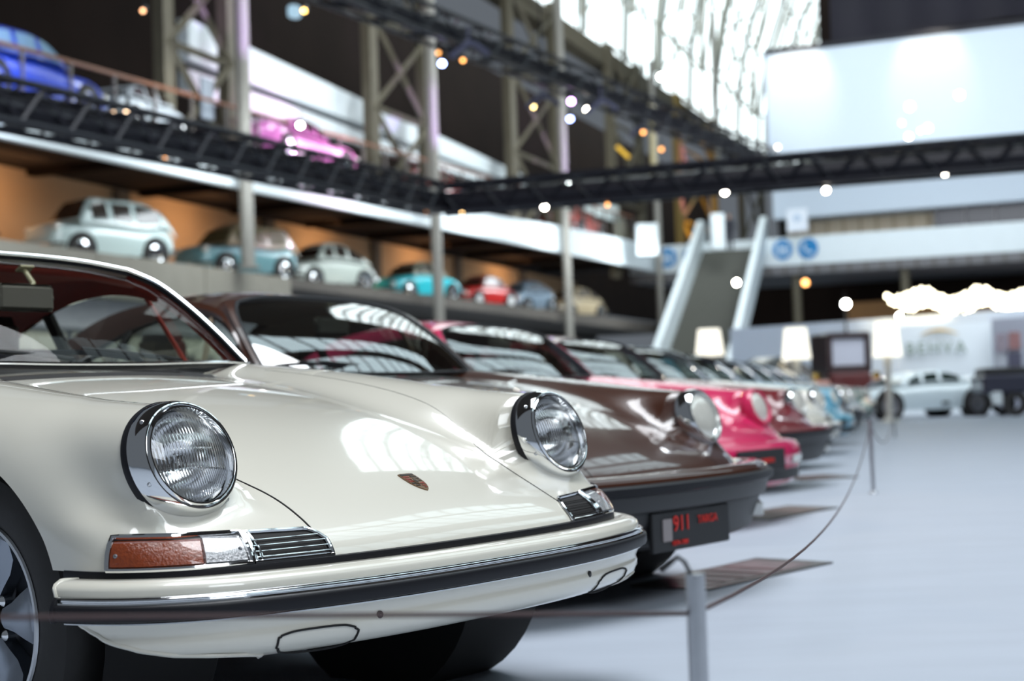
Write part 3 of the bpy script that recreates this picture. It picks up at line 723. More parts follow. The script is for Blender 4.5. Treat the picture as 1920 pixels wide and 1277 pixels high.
o = fm.build('trim_2', WHITEB, None, smooth=False); struct(o, 'long white fascia along the edge of the upper gallery')
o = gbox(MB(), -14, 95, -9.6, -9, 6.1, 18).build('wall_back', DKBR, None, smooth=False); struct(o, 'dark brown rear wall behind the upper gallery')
o = gbox(MB(), -14, -1.5, -6.5, -6.3, 6.8, 14).build('partition_wall', mat('deep_blue_wall', (.006, .028, .085), .6, vary=.1), None, smooth=False); struct(o, 'deep blue wall panel behind the blue car')
def board(lab, u0, u1, a0, a1, b0, b1):
    o = gbox(MB(), u0, u1, -1.9, -1.6, a0, a1, b0, b1).build('trim_3', WHITEB, None, smooth=False); struct(o, lab)
board('broad white sloping board high above the pink car', 4.4, 29.5, 9.48, 10.50, 9.28, 9.72)
board('lower white sloping board above the pink car', 4.4, 29.5, 8.60, 9.22, 9.0, 9.12)
# handrail with balusters along the upper gallery
hr = thing('gallery_handrail', 'orange brown handrail on slim posts along the upper gallery', 'railing')
RAILC = mat('orange_brown_rail', (.20, .075, .035), .5); POSTC = mat('grey_baluster', (.13, .11, .10), .5)
MB().tube([GP(u, -.3, 7.86 + .028 * (u + 5)) for u in np.linspace(-10, 40, 30)], .045, 8).build('rail', RAILC, hr)
for k in range(34):
    u = -9.6 + k * 1.5; gbox(MB(), u, u + .06, -.33, -.27, 6.85 + .02 * (u + 5), 7.86 + .028 * (u + 5)).build('baluster', POSTC, hr, smooth=False)
# lattice columns of the hall, with X bracing
def lattice(u0, u1, z0, z1, v, label, mt=None, wu=.42, step=2.6, ztop_=None):
    mt = mt or KHAKI; r = thing('lattice_column', label, 'column', GP((u0 + u1) / 2, v, z0)); ox = np.array(r.location)
    def rel(p): return tuple(np.array(p) - ox)
    def bar(a, b, wd, nm):
        a, b = np.array(rel(a)), np.array(rel(b)); MB().tube([a, b], wd, 4).build(nm, mt, r, smooth=False)
    for u in (u0, u1):
        mb = MB(); gbox(mb, u - wu / 2, u + wu / 2, v - .25, v + .05, z0, z1); mb.v = [rel(p) for p in mb.v]; mb.build('upright', mt, r, smooth=False)
    z = z0
    while z < z1 - .5:
        zn = min(z + step, z1)
        bar(GP(u0, v, z), GP(u1, v, zn), .11, 'brace'); bar(GP(u1, v, z), GP(u0, v, zn), .11, 'brace'); bar(GP(u0, v, zn), GP(u1, v, zn), .10, 'strut'); z = zn
    return r
LC = [(2.1, 4.9, 'khaki steel lattice column standing left of the pink car'), (13.1, 17.1, 'khaki lattice column behind the second purple-lit post'), (25.2, 30.5, 'khaki lattice column behind the third purple-lit post'),
      (38.5, 43.5, 'khaki lattice column above the end of the white fascia'), (51.2, 60.0, 'yellow-lit lattice column left of the purple hanging pole'), (68.0, 75.0, 'last khaki lattice column beside the big white screen')]
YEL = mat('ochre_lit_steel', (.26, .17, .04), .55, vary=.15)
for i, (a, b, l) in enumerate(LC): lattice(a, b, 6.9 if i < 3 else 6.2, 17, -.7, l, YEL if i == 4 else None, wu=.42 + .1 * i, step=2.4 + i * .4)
# slim round posts in front
PST = mat('grey_beige_post', (.27, .255, .225), .45, vary=.08)
for u, z0, l in ((3.55, 4.06, 'slim steel post nearest the left edge, lit purple high up'), (14.9, 0, 'slim steel post meeting the corner of the black truss'), (27.7, 0, 'slim steel post right of the turquoise and red cars'), (41.8, 0, 'slim post at the end of the long white fascia')):
    t = MB().lathe([(.17, 0), (.17, 16.8 - z0)], (0, 0, 0), (0, 0, 1), 20).lathe([(.28, 0), (.28, .06), (.17, .08)], (0, 0, 0), (0, 0, 1), 20)
    o = t.build('steel_post', PST, None); o.location = GP(u, .42, z0); tag(o, l, 'post')
# great glazed side of the roof: panes between ribs
o = gbox(MB(), 18, 95, -1.6, -.8, 15.9, 16.7, 16.3, 17.1).build('trim_4', KHAKI, None, smooth=False); struct(o, 'khaki girder under the great glazed roof side')
win = bpy.data.objects.new('window_1', None); col.objects.link(win); struct(win, 'great daylit glazing of the roof side behind steel ribs')
pm = MB(); gbox(pm, 0, 3.0, 0, .03, 0, 3.1)
pane_src = None
def roof_pt(u, k):  # curved roof side: k-th ring upwards
    ang = math.radians([0, 7, 15, 24, 34, 45][k]); R_ = 26
    return GP(u, -1.2 + R_ * (1 - math.cos(ang)), 16.9 + R_ * math.sin(ang))
for i in range(22):
    for k in range(5):
        u = 22 + i * 3.3
        V = [roof_pt(u + .14, k), roof_pt(u + 3.16, k), roof_pt(u + 3.16, k + 1), roof_pt(u + .14, k + 1)]
        MB().add(V, [(0, 1, 2, 3)]).build('pane', PANE, win, smooth=False)
for i in range(23):
    u = 22 + i * 3.3; MB().tube([np.array(roof_pt(u, k)) + np.array([.3 * GN[0], .3 * GN[1], 0]) for k in range(6)],   .10 if i % 2 else .17, 4).build('rib', mat('pale_grey_steel', (.30, .31, .29), .5), win, smooth=False)
for k in range(1, 6): MB().tube([np.array(roof_pt(u, k)) + np.array([.2 * GN[0], .2 * GN[1], 0]) for u in (22, 95)], .08, 4).build('glazing_bar', KHAKI, win, smooth=False)
# arched lattice ribs leaning in over the hall
def arch_rib(u, label):
    r = thing('arched_truss', label, 'truss'); A, B2 = [], []
    for t in np.linspace(0, 1, 13):
        ang = t * math.radians(62); R1, R2 = 25.2, 23.0
        A.append(GP(u, .35 + 25.2 - R1 * math.cos(ang), 16.5 + R1 * math.sin(ang))); B2.append(GP(u, .35 + 25.2 - R2 * math.cos(ang), 16.5 + R2 * math.sin(ang) - .2))
    m_ = mat('pale_khaki_steel', (.34, .33, .27), .5)
    MB().tube(A, .13, 6).build('outer_chord', m_, r); MB().tube(B2, .13, 6).build('inner_chord', m_, r)
    for i in range(12): MB().rod(A[i], B2[i + 1], .07, 5).build('web', m_, r); MB().rod(B2[i], A[i + 1], .07, 5).build('web', m_, r)
for u, l in ((31, 'pale arched roof truss nearest, crossing the bright glazing'), (43, 'second pale arched roof truss across the glazing'), (56, 'third pale arched roof truss across the glazing'), (71, 'fourth pale arched roof truss near the white screen'), (88, 'farthest pale arched roof truss, above the end of the screen')):
    arch_rib(u, l)
# roof over the hall: dark boards with long daylit strips
def vault(a0, a1, u0, u1, n):
    R_ = 25.5; mb = MB(); P = [[GP(u, -.6 + 26 - (R_ + 1) * math.cos(a), 16.8 + (R_ + 1) * math.sin(a)) for a in np.linspace(a0, a1, n)] for u in (u0, u1)]
    return mb.grid(P)
roofo = bpy.data.objects.new('ceiling', None); col.objects.link(roofo); struct(roofo, 'barrel vaulted hall roof with glazed strips')
RD = math.radians
ROOFM = mat('dark_roof_boards', (.035, .024, .02), .8, vary=.2, scale=1)
for a0, a1 in ((45, 74), (84, 88), (117, 136)): vault(RD(a0), RD(a1), -34, 95, 5).build('roof_board', ROOFM, roofo, smooth=False)
vault(RD(0), RD(14), -34, 22, 3).build('roof_board', ROOFM, roofo, smooth=False); vault(RD(14), RD(45), -34, 22, 6).build('roof_board', ROOFM, roofo, smooth=False)
vault(RD(150), RD(180), -34, 95, 4).build('roof_board', ROOFM, roofo, smooth=False)
PANE2 = lamp('daylit_roof_pane', (.74, .93, 1.0), 1.8)
for a0, a1, ub in ((74, 84, 95), (88, 98, 95), (98, 108, 95), (108, 117, 95), (136, 150, 95)):
    u = -34
    while u < ub - 3:
        vault(RD(a0) + .008, RD(a1) - .008, u + .35, u + 4.3, 4).build('roof_pane', PANE2, roofo, smooth=False); u += 4.65
o = gbox(MB(), -34, 95, 51.6, 52.2, 0, 17.5).build('wall_right', mat('dull_brown_wall', (.10, .08, .07), .8, vary=.2, scale=.5), None, smooth=False); struct(o, 'far side wall of the hall')
# end wall with balcony, big screen
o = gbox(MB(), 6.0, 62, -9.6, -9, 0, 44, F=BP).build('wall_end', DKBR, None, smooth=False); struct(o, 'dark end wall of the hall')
o = gbox(MB(), -3, 9, -20, -19, 0, 9, F=BP).build('wall_end', DKBR, None, smooth=False); struct(o, 'dark wall behind the stairs')
o = gbox(MB(), -1.2, 34, -.15, .05, 6.62, 7.92, 6.1, 7.35, F=BP).build('trim_5', WHITEB, None, smooth=False); struct(o, 'white fascia of the balcony across the end of the hall')
la = MB(); gbox(la, -1.2, 34, -8.5, .0, 6.2, 6.62, 5.7, 6.1, F=BP); o = la.build('floor', mat('grey_balcony_edge', (.16, .155, .16), .6, vary=.15, scale=4), None, smooth=False); struct(o, 'grey latticed edge below the balcony fascia')
for k in range(46):
    w0 = -1.0 + k * .75; gbox(MB(), w0, w0 + .1, .0, .06, 6.2 - k * .0107, 6.6 - k * .0107, F=BP).build('web', SLAB, o, smooth=False)
o = gbox(MB(), 5.9, 34, -8, -.6, 8.75, 10.3, 8.35, 10.1, F=BP).build('partition_wall', mat('pale_blue_grey_panel', (.55, .62, .70), .6, vary=.03), None, smooth=False); struct(o, 'pale panel wall between balcony and black truss')
o = gbox(MB(), 5.9, 13, -2.6, -2.4, 7.8, 8.9, F=BP).build('partition_wall', mat('cream_panelling', (.58, .50, .38), .7, vary=.1, scale=3), None, smooth=False); struct(o, 'cream panelled wall behind the balcony rail')
for k in range(9): gbox(MB(), 6.3 + k * .78, 6.42 + k * .78, -2.4, -2.3, 7.8, 8.8, F=BP).build('panel_joint', mat('tan_batten', (.40, .33, .22), .6), o, smooth=False)
o = gbox(MB(), 13.1, 34, -1.6, -1.4, 7.5, 8.7, 7.2, 8.4, F=BP).build('window_2', mat('dark_grey_pane', (.055, .05, .06), .25), None, smooth=False); struct(o, 'dark balcony window band with slim mullions')
for k in range(14): gbox(MB(), 13.1 + k * 1.3, 13.18 + k * 1.3, -1.4, -1.3, 7.5, 8.65, F=BP).build('mullion', mat('grey_mullion', (.2, .19, .2), .5), o, smooth=False)
o = gbox(MB(), 6.0, 6.1, -2, -.9, 7.8, 9, F=BP).build('trim_6', DARK, None, smooth=False); struct(o)
# white screen
scr = thing('projection_screen', 'huge white screen hung above the balcony', 'screen')
gbox(MB(), 6.1, 30, .35, .45, 11.42, 16.25, 11.0, 15.6, F=BP).build('screen_cloth', mat('white_screen_cloth', (.72, .80, .90), .6, vary=.02), scr, smooth=False)
gbox(MB(), 6.1, 30, .3, .5, 16.25, 16.5, 15.6, 15.85, F=BP).build('top_beam', TRUSSB, scr, smooth=False)
gbox(MB(), 6.1, 6.18, .33, .5, 11.4, 16.3, F=BP).build('side_hem', mat('screen_hem', (.45, .52, .62), .6), scr, smooth=False)
# added black sheet in place of the dark wall and ceiling above the screen
dr = MB(); P = [[BP(w, .15 + .10 * math.sin(w * 3.1), z) for w in np.linspace(9.2, 34, 160)] for z in (16.4, 24)]
o = dr.grid(P).build('dark_backdrop', mat('backdrop_black', (.012, .010, .018), .85, vary=.3, scale=.6), None); tag(o, 'added black backdrop above the white screen', 'backdrop')
# round blue signs
BLUE = mat('sign_blue', (.012, .22, .52), .45)
def disc_sign(w_, z, label, glyph):
    t = thing('round_sign', label, 'sign', BP(w_, .1, z), BA); t['group'] = 'round blue signs on the balcony fascia'
    MB().lathe([(.001, .03), (.46, .03), (.47, 0)], (0, 0, 0), (0, -1, 0), 32).build('disc', BLUE, t)
    mb = MB(); WG = WHITEB
    if glyph == 'people':
        for dx, sk in ((-.15, 0), (.15, 1)):
            mb.lathe([(.001, .045), (.05, .045), (.05, .03)], (dx, 0, .22), (0, -1, 0), 14)
            if sk: mb.add([(dx - .04, -.045, .15), (dx + .04, -.045, .15), (dx + .11, -.045, -.10), (dx - .11, -.045, -.10)], [(0, 1, 2, 3)])
            else: mb.box((dx, -.04, .02), (.14, .012, .28))
            mb.box((dx - .035, -.04, -.18), (.05, .012, .22)).box((dx + .035, -.04, -.18), (.05, .012, .22))
    else:
        mb.tube([(-.20, -.04, .16), (-.17, -.04, .02), (-.05, -.04, -.13), (.12, -.04, -.20)], .045, 6).rod((-.22, -.04, .18), (-.10, -.04, .20), .06).rod((.10, -.04, -.22), (.20, -.04, -.14), .06)
    mb.build('symbol', WG, t, smooth=False)
    t.pop('group')
disc_sign(.8, 7.30, 'round blue sign with white figures, left of the stairs', 'people')
disc_sign(2.05, 7.27, 'round blue sign half hidden by the stair parapet', 'phone')
disc_sign(6.5, 7.24, 'round blue sign with white figures, right of the stairs', 'people')
disc_sign(7.7, 7.20, 'round blue sign with a white handset, right of the stairs', 'phone')
# stairs
st = thing('staircase', 'grey stairs between white parapets up to the balcony', 'stairs')
a0 = np.array(at(1283, 770, 54)); a1 = np.array(BP(4.05, 0, 7.4)); a0[2] = 0
dirv = (a1 - a0); hd = np.array([dirv[0], dirv[1], 0]); hl = np.linalg.norm(hd); hd /= hl; sd = np.array([hd[1], -hd[0], 0]); ns = 40
STEP = mat('grey_green_treads', (.085, .085, .07), .6, vary=.15)
for k in range(ns):
    t0, t1 = k / ns, (k + 1) / ns; zt = 7.4 * t1
    p = a0 + hd * hl * t0; q = a0 + hd * hl * t1; V = [tuple(x + s * sd * 1.35 + np.array([0, 0, z])) for x in (p, q) for s in (-1, 1) for z in (zt - .25 if zt > .25 else 0, zt)]
    MB().add(V, [(0, 1, 3, 2), (4, 6, 7, 5), (0, 4, 5, 1), (2, 3, 7, 6), (0, 2, 6, 4), (1, 5, 7, 3)]).build('step', STEP, st, smooth=False)
for s in (-1, 1):
    V = []
    for x, z in ((a0, 0), (a0, 1.15), (a0 + hd * hl, 7.4), (a0 + hd * hl, 8.9), (a0 + hd * (hl + 1.2), 7.4), (a0 + hd * (hl + 1.2), 8.9)):
        for e in (1.35, 1.6): V.append(tuple(x + sd * s * e + np.array([0, 0, z])))
    MB().add(V, [(0, 1, 3, 2), (4, 6, 7, 5), (0, 4, 5, 1), (2, 3, 7, 6), (0, 2, 6, 4), (1, 5, 7, 3)][:0] + [(0, 4, 6, 2), (1, 3, 7, 5), (2, 6, 7, 3), (0, 1, 5, 4), (0, 2, 3, 1), (4, 8, 10, 6), (5, 7, 11, 9), (6, 10, 11, 7), (8, 9, 11, 10), (4, 5, 9, 8)]).build('parapet', WHITEB, st, smooth=False)
# ground columns under the balcony
for w_, l in ((6.9, 'khaki column under the balcony right of the stairs'), (11.9, 'dim column under the balcony above the string lights')):
    o = MB().lathe([(.2, 0), (.2, 6.2)], (0, 0, 0), (0, 0, 1), 14).build('balcony_column', KHAKI, None); o.location = BP(w_, -.5, 0); tag(o, l, 'column')
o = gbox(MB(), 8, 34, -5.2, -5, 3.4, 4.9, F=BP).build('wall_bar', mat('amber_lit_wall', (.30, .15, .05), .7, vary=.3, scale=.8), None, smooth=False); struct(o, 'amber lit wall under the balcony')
# ------------------------------------------------------------------ black box trusses
def box_truss(name, label, a, b, s=.50, seg=.42, full_bar=True):
    a, b = np.array(a, float), np.array(b, float); L = np.linalg.norm(b - a); t = (b - a) / L; sv = np.cross(t, [0, 0, 1.]); sv /= np.linalg.norm(sv); up = np.array([0, 0, 1.])
    r = thing(name, label, 'truss', a)
    cor = [(-1, -1), (1, -1), (1, 1), (-1, 1)]; h = s / 2
    def pt(k, x): return t * x + sv * cor[k][0] * h + up * cor[k][1] * h
    for k in range(4): MB().tube([pt(k, 0), pt(k, L)], .05, 6).build('chord', TRUSSB, r)
    n = int(L / seg)
    for k in range(4):
        mb = MB()
        for i in range(n): mb.rod(pt(k if i % 2 else (k + 1) % 4, i * L / n), pt((k + 1) % 4 if i % 2 else k, (i + 1) * L / n), .03, 4)
        o = mb.build('diagonal_webs', TRUSSB, r, smooth=False); o['kind'] = 'stuff'
    if full_bar:
        MB().tube([t * .1 - up * .05, t * (L - .1) - up * .05], .20, 8).build('cable_duct', TRUSSB, r, smooth=False)
    return r
TC = np.array([-1.26, 28.0, 4.55]); TL = np.array([-6.12, 18., 4.55]); dl = (TL - TC) / np.linalg.norm(TL - TC); TR_ = np.array([8.62, 24.7, 4.55]); drr = (TR_ - TC) / np.linalg.norm(TR_ - TC)
box_truss('lighting_truss', 'black lighting truss running from the left edge to the corner post', TC, TC + dl * 14)
box_truss('lighting_truss', 'black lighting truss crossing from the corner to the right edge', TC, TC + drr * 15.5)
U0 = np.array([-2.36, 28.7, 8.5]); U1 = np.array([8.4, 49, 8.5]); du = (U1 - U0) / np.linalg.norm(U1 - U0)
box_truss('lighting_truss', 'upper black truss high above, running back to the screen', U0 - du * 8, U1 + du * 1, s=.55, seg=.7)
for k in range(4):
    p = U0 + du * (k * 7.0); o = MB().rod((0, 0, 0), (0, 0, 11), .02, 5).build('hanging_cable', TRUSSB, None); o.location = tuple(p + [0, 0, .3]); tag(o, ['thin cable above the near end of the upper truss, beside the left lattice column', 'thin cable holding the upper truss above the third post', 'thin cable holding the upper truss left of the large white lamp', 'thin cable holding the far end of the upper truss'][k], 'cable', None)
# ------------------------------------------------------------------ lamps
CAN = mat('black_lamp_can', (.014, .014, .018), .4)
def spot(px, py, d, c, s, r, label, grp=None, tilt=(0, -.75, -.5), canm=None, hang=.35):
    r *= .68; s *= 1.8; p = at(px, py, d); t = thing('spotlight', label, 'lamp', p, 0, grp); ax = np.array(tilt, float); ax /= np.linalg.norm(ax)
    cm = canm or CAN
    MB().lathe([(r * 1.08, .0), (r * 1.25, .01), (r * 1.25, -.10), (r * 1.05, -.22), (r * .5, -.27), (.001, -.27)], (0, 0, 0), ax, 16).build('can', cm, t)
    MB().lathe([(.001, .012), (r, .004)], (0, 0, 0), ax, 16).build('lens', lamp('lamp_%s_%s' % (str(c), s), c, s), t)
    if hang: MB().tube([(-ax * .12), tuple(-ax * .12 + np.array([0, 0, hang]))], .015, 5).build('yoke', cm, t)
    return t
Wm, Or, Pu, Bl = (1, .93, .80), (1, .42, .12), (.75, .40, 1.0), (.35, .45, 1.0)
dT = lambda px: float(np.interp(px, [0, 825, 1920], [18, 28, 24.7]))
for px_, py_, c, s, l in ((51, 231, Wm, 26, 'white spotlight nearest the left edge under the truss'), (202, 263, Wm, 26, 'white spotlight above the pale boxy car'), (310, 293, Or, 3, 'small amber lamp under the truss above the pale car'), (458, 317, Or, 2.4, 'small amber lamp crossing the first post'),
    (577, 346, Or, 3, 'small amber lamp above the teal estate car'), (688, 367, Or, 4.5, 'amber lamp above the pale rounded car'), (799, 394, Or, 4.5, 'amber lamp left of the truss corner'), (866, 397, (1, .62, .25), 7, 'yellow amber lamp right of the truss corner'),
    (1021, 388, Wm, 20, 'white spotlight left of the third post'), (1067, 347, (.9, 1, 1), 34, 'brightest white lamp where truss and third post cross'), (1139, 384, Or, 3, 'small amber lamp under the crossing truss'), (1359, 360, Wm, 22, 'white spotlight above the stairs'),
    (1549, 357, Wm, 24, 'white spotlight in a hanging can below the truss'), (1772, 324, Wm, 20, 'white spotlight under the truss near the right edge'), (1903, 312, Or, 4, 'amber lamp at the right edge of the truss')):
    big = s > 15; spot(px_, py_, dT(px_) - .15, c, s, .075 if big else .05, l, 'lamps on the lower trusses')
for px_, py_, d, c, s, r, l in ((829, 119, 31, Bl, 16, .09, 'blue white lamp at the top of the second post'), (822, 99, 31, Or, 2.5, .06, 'left small amber lamp of the cluster on the upper truss'), (846, 103, 31, Or, 3, .06, 'middle amber lamp of the cluster on the upper truss'), (868, 113, 31.5, Or, 4, .06, 'right amber lamp of the cluster on the upper truss'),
    (1000, 200, 36, (1, .75, .3), 7, .07, 'yellow lamp on the bracket left of the third post'), (1071, 190, 36, Pu, 14, .10, 'pink violet lamp at the third post'), (1069, 223, 36, Bl, 12, .09, 'blue lamp at the third post below the violet one'), (1101, 206, 37, Wm, 24, .10, 'white lamp right of the third post'),
    (1240, 144, 44, Wm, 30, .14, 'large white lamp before the glazing'), (1206, 248, 42, Or, 3.5, .08, 'amber lamp below the upper truss'), (1240, 280, 43, Or, 2.5, .09, 'dim amber lamp near the lattice column'), (563, 235, 33, (1, .95, .9), 14, .10, 'white lamp before the pink car'), (530, 297, 27, (1, .6, .1), 4, .07, 'yellow lamp below the pink car'),
    (236, 198, 24, Wm, 12, .05, 'top white lamp in front of the silver car'), (213, 212, 24, (1, .7, .45), 7, .05, 'left peach lamp in front of the silver car'), (237, 211, 24, (1, .7, .45), 7, .05, 'lower peach lamp in front of the silver car'), (268, 20, 28, (1, .5, .25), 3, .06, 'small orange lamp high over the silver car'), (570, 20, 30, (1, .6, .15), 6, .07, 'orange lamp beside the pale blue lamp box')):
    spot(px_, py_, d, c, s, r, l, 'coloured lamps on the upper truss', hang=.25)
for px_, py_, d, s, r, l in ((1706, 200, 52, 22, .17, 'big round pendant lamp left, before the screen'), (1799, 178, 52, 22, .17, 'round pendant lamp right, before the screen'), (1740, 240, 52, 18, .15, 'pendant lamp below the left big one'), (1704, 256, 52, 14, .13, 'lowest pendant lamp before the screen'), (1726, 245, 52, 5, .09, 'small pendant lamp beside the lower pair'), (1691, 231, 52, 5, .09, 'small pendant lamp left of the group'),
    (1480, 296, 50, 14, .15, 'pendant lamp at the lower left corner of the screen'), (1458, 276, 50, 4, .10, 'faint pendant lamp near the left edge of the screen')):
    spot(px_, py_, d, (1, .97, .93), s, r, l, 'pendant lamps before the screen', tilt=(0, -.8, -.3), canm=mat('white_lamp_can', (.6, .62, .66), .4), hang=.2)
dz = spot(1586, 570, 44, (1, 1, .9), 60, .16, 'dazzling white lamp on a stand under the balcony', tilt=(0, -1, -.1)); MB().rod((0, .1, -.08), (0, .1, -dz.location[2]), .03, 8).lathe([(.25, 0), (.25, .03), (.03, .06)], (0, .1, -dz.location[2]), (0, 0, 1), 16).build('stand', CAN, dz); spot(1686, 593, 43, Wm, 26, .11, 'white lamp at the left end of the string lights', tilt=(0, -1, -.1)); spot(1381, 530, 45, Wm, 30, .12, 'white lamp on the right stair parapet', tilt=(0, -1, -.1))
spot(1510, 530, 62, Or, 4, .2, 'orange lamp under the balcony', tilt=(0, -1, -.1), hang=1.2)
t = thing('lamp_box', 'pale blue lit lamp box hanging top left of centre', 'lamp', at(552, 22, 30), .4)
MB().bevbox((0, 0, 0), (.26, .18, .26), .04, rz=.3).build('diffuser', lamp('blue_box_glow', (.45, .68, .85), .9), t); MB().rod((0, 0, .1), (0, 0, 1.2), .02).build('cable', CAN, t)
t = thing('exit_sign', 'small glowing green exit sign left of the third post', 'sign', at(1058, 385, 50), 0)
MB().bevbox((0, 0, 0), (.42, .08, .17), .02).build('sign_face', lamp('green_glow', (.02, .75, .45), 1.0), t); MB().box((0, 0, .14), (.05, .05, .12)).build('bracket', CAN, t)
t = thing('tube_lamp', 'slanting yellow tube lamp under the upper truss', 'lamp', at(1168, 285, 42)); MB().rod((-.17, 0, .17), (.17, 0, -.17), .05).build('tube', lamp('yellow_glow', (1, .62, .06), 1.0), t); MB().rod((-.02, .05, .02), (-.02, .05, .5), .02).build('bracket', CAN, t)
# moving heads / dark fixtures on the upper truss
for px_, py_, d, l in ((870, 88, 31, 'blue grey stage light tilted down by the second post'), (1010, 185, 36, 'blue grey stage light on the bracket by the third post'), (1200, 240, 42, 'dark blue stage light below the upper truss'), (1120, 195, 37, 'blue grey stage light right of the third post')):
    t = thing('stage_light', l, 'lamp', at(px_, py_, d), .4); bm_ = mat('blue_grey_metal', (.09, .09, .16), .45)
    MB().tube([(-.30, 0, -.22), (.12, 0, .12)], .07, 8).build('barrel', bm_, t); MB().tube([(.12, 0, .12), (.34, 0, .02), (.55, 0, -.12)], .06, 8).build('arm', bm_, t); MB().rod((.1, 0, .1), (.1, 0, .45), .03).build('clamp', bm_, t)
# festoon of warm bulbs under the balcony
bulb = MB().lathe([(.001, .05), (.028, .042), (.047, .017), (.05, 0), (.04, -.028), (.02, -.055), (.017, -.08), (.001, -.08)], (0, 0, 0), (0, 0, -1), 10).build('festoon_bulb', lamp('warm_bulb', (1, .90, .62), 13), None)
tag(bulb, 'glowing warm bulb in the dense festoon under the balcony', 'bulb', 'festoon bulbs under the balcony')
nb = 0
for i in range(34):
    for j in range(4):
        px_ = 1668 + i * 7.9 + random.uniform(-3, 3) + (j - 1.5) * 3; cy = 562 + 7 * math.sin(i * .5) + (8 if i > 8 else 0) * math.sin(min(1, (i - 8) / 12) * math.pi)
        py_ = cy + (j - 1.5) * 9 * min(1, .35 + i * .12) + random.uniform(-2, 2)
        o = bulb if nb == 0 else bulb.copy()
        if nb: col.objects.link(o)
        q_ = at(px_, py_, 41 + j * 1.2); q_[1] = 41 + j * 1.2; o.location = q_; nb += 1
sw = MB()
for j in range(4):
    pts = sorted([tuple(o.location) for o in bpy.data.objects if o.name.startswith('festoon_bulb') and abs(o.location[1] - 41 - j * 1.2) < .1])
    sw.tube(np.array(pts) + [0, 0, .07], .012, 4)
o = sw.build('festoon_wire', CAN, None); tag(o, 'thin dark wires of the bulb festoon', 'wire')
# three big standing lamps
SHADE = lamp('lit_lampshade', (1, .97, .84), 1.5)
for px_, pt, pb, l in ((1329, 617, 667, 'large lit floor lamp before the stairs, leftmost'), (1491, 615, 674, 'large lit floor lamp left of the old limousine'), (1661, 603, 669, 'large lit floor lamp before the white booth wall')):
    d = 31; top = at(px_, pt, d); bot = at(px_, pb, d); hh = top[2] - bot[2]
    t = thing('floor_lamp', l, 'lamp', (top[0], top[1], 0), 0, 'large floor lamps')
    MB().lathe([(.30, 0), (.225, hh), (.215, hh), (.29, 0)], (0, 0, bot[2]), (0, 0, 1), 36).lathe([(.001, hh * .98), (.22, hh * .98)], (0, 0, bot[2]), (0, 0, 1), 36).build('lamp_shade', SHADE, t)
    MB().lathe([(.20, 0), (.20, .03), (.10, .10), (.07, .5), (.06, 1.0), (.09, bot[2])], (0, 0, 0), (0, 0, 1), 20).build('stand', mat('white_lacquer', (.70, .68, .62), .3, coat=1), t)
# ------------------------------------------------------------------ gallery lighting (track lamps over the shelf, added fills in front, coloured stage wash on the posts)
for k, u in enumerate((-8, 0, 8, 16, 24, 33)):
    p = GP(u, -3.0, 6.3); area('shelf_lamp', p, GP(u, -4.6, 5.2), 2.0, 55, (1, .60, .30))
    area('front_fill', GP(u + 2, 2.2, 6.9), GP(u + 2, -2.5, 4.2), 2.0, 130, (.86, .95, 1.0))  # added fill on the fascia and shelf cars, no fixture there
for u in (3, 10, 17, 24, 34): area('upper_fill', GP(u, 5.5, 12.5), GP(u, -1.6, 9.0), 3.0, 350, (.90, .97, 1.0))  # unseen fills added to brighten the white upper boards
def wash(p, aim, power, c, ang=28):
    l = bpy.data.lights.new('stage_wash', 'SPOT'); l.energy = power; l.color = c; l.spot_size = math.radians(ang); l.spot_blend = .6; l.shadow_soft_size = .15
    o = bpy.data.objects.new('stage_wash', l); col.objects.link(o); o.location = p; o.rotation_euler = (Vector(aim) - Vector(p)).to_track_quat('-Z', 'Y').to_euler()
for u, z0, z1 in ((3.55, 8.8, 12.5), (14.9, 8.2, 9.6), (27.7, 9.0, 12.5)):
    wash(GP(u - 1.5, 4.2, 7.4), GP(u, .42, z0 + 1.4), 1900, (.60, .40, 1.0), 26)
wash(GP(53, 3, 8.6), GP(52, -.6, 12), 2500, (.8, .35, 1.0), 40); wash(GP(50, 3, 7.2), GP(55, -.8, 10.5), 2600, (1, .62, .12), 60)
wash(GP(12, 3.5, 8.6), GP(8, -1.5, 7.6), 1700, (1, .45, .85), 50); wash(GP(-6, 3, 8.4), GP(-5, -3, 7.4), 700, (.35, .5, 1.0), 70)
wash(GP(2, 4, 9), GP(1.2, -3, 7.2), 520, (.9, .95, 1), 35)
wash(BP(7.5, 3.0, 17.5), BP(7.6, .5, 15.2), 420, (1, .93, .8), 60); wash(BP(13.6, 3.0, 17.5), BP(13.6, .5, 15.0), 280, (1, .93, .8), 60)
area('screen_wash', BP(14, 16, 12), BP(14, 0, 11), 12, 1700, (.85, .93, 1.0))
area('back_fill', (12, 34, 9), (14, 50, 2), 10, 1100, (.90, .95, 1.0))
for px_, d in ((1700, 43), (1860, 43)):
    q = at(px_, 575, d); area('festoon_glow', tuple(q), (q[0], q[1] + 1, 0), 2.2, 60, (1, .82, .5))
wash((-3.2, 12.5, 4.6), (.7, 6.6, 0), 160, (1, .62, .25), 26); wash((-1.2, 14.5, 4.6), (1.5, 9.6, 0), 160, (1, .62, .25), 26)
# violet hanging pole
o = MB().lathe([(.17, 0), (.17, 8.2)], (0, 0, 0), (0, 0, 1), 16).build('hanging_pole', PST, None); o.location = at(1347, 312, 78); tag(o, 'violet lit pole hanging before the far lattice columns', 'post')
o = MB().lathe([(.13, 0), (.13, 3.6)], (0, 0, 0), (0, 0, 1), 14).build('short_post', mat('khaki_post', (.30, .25, .13), .5), None); o.location = at(1227, 362, 60); tag(o, 'short khaki post rising behind the black truss corner', 'post')
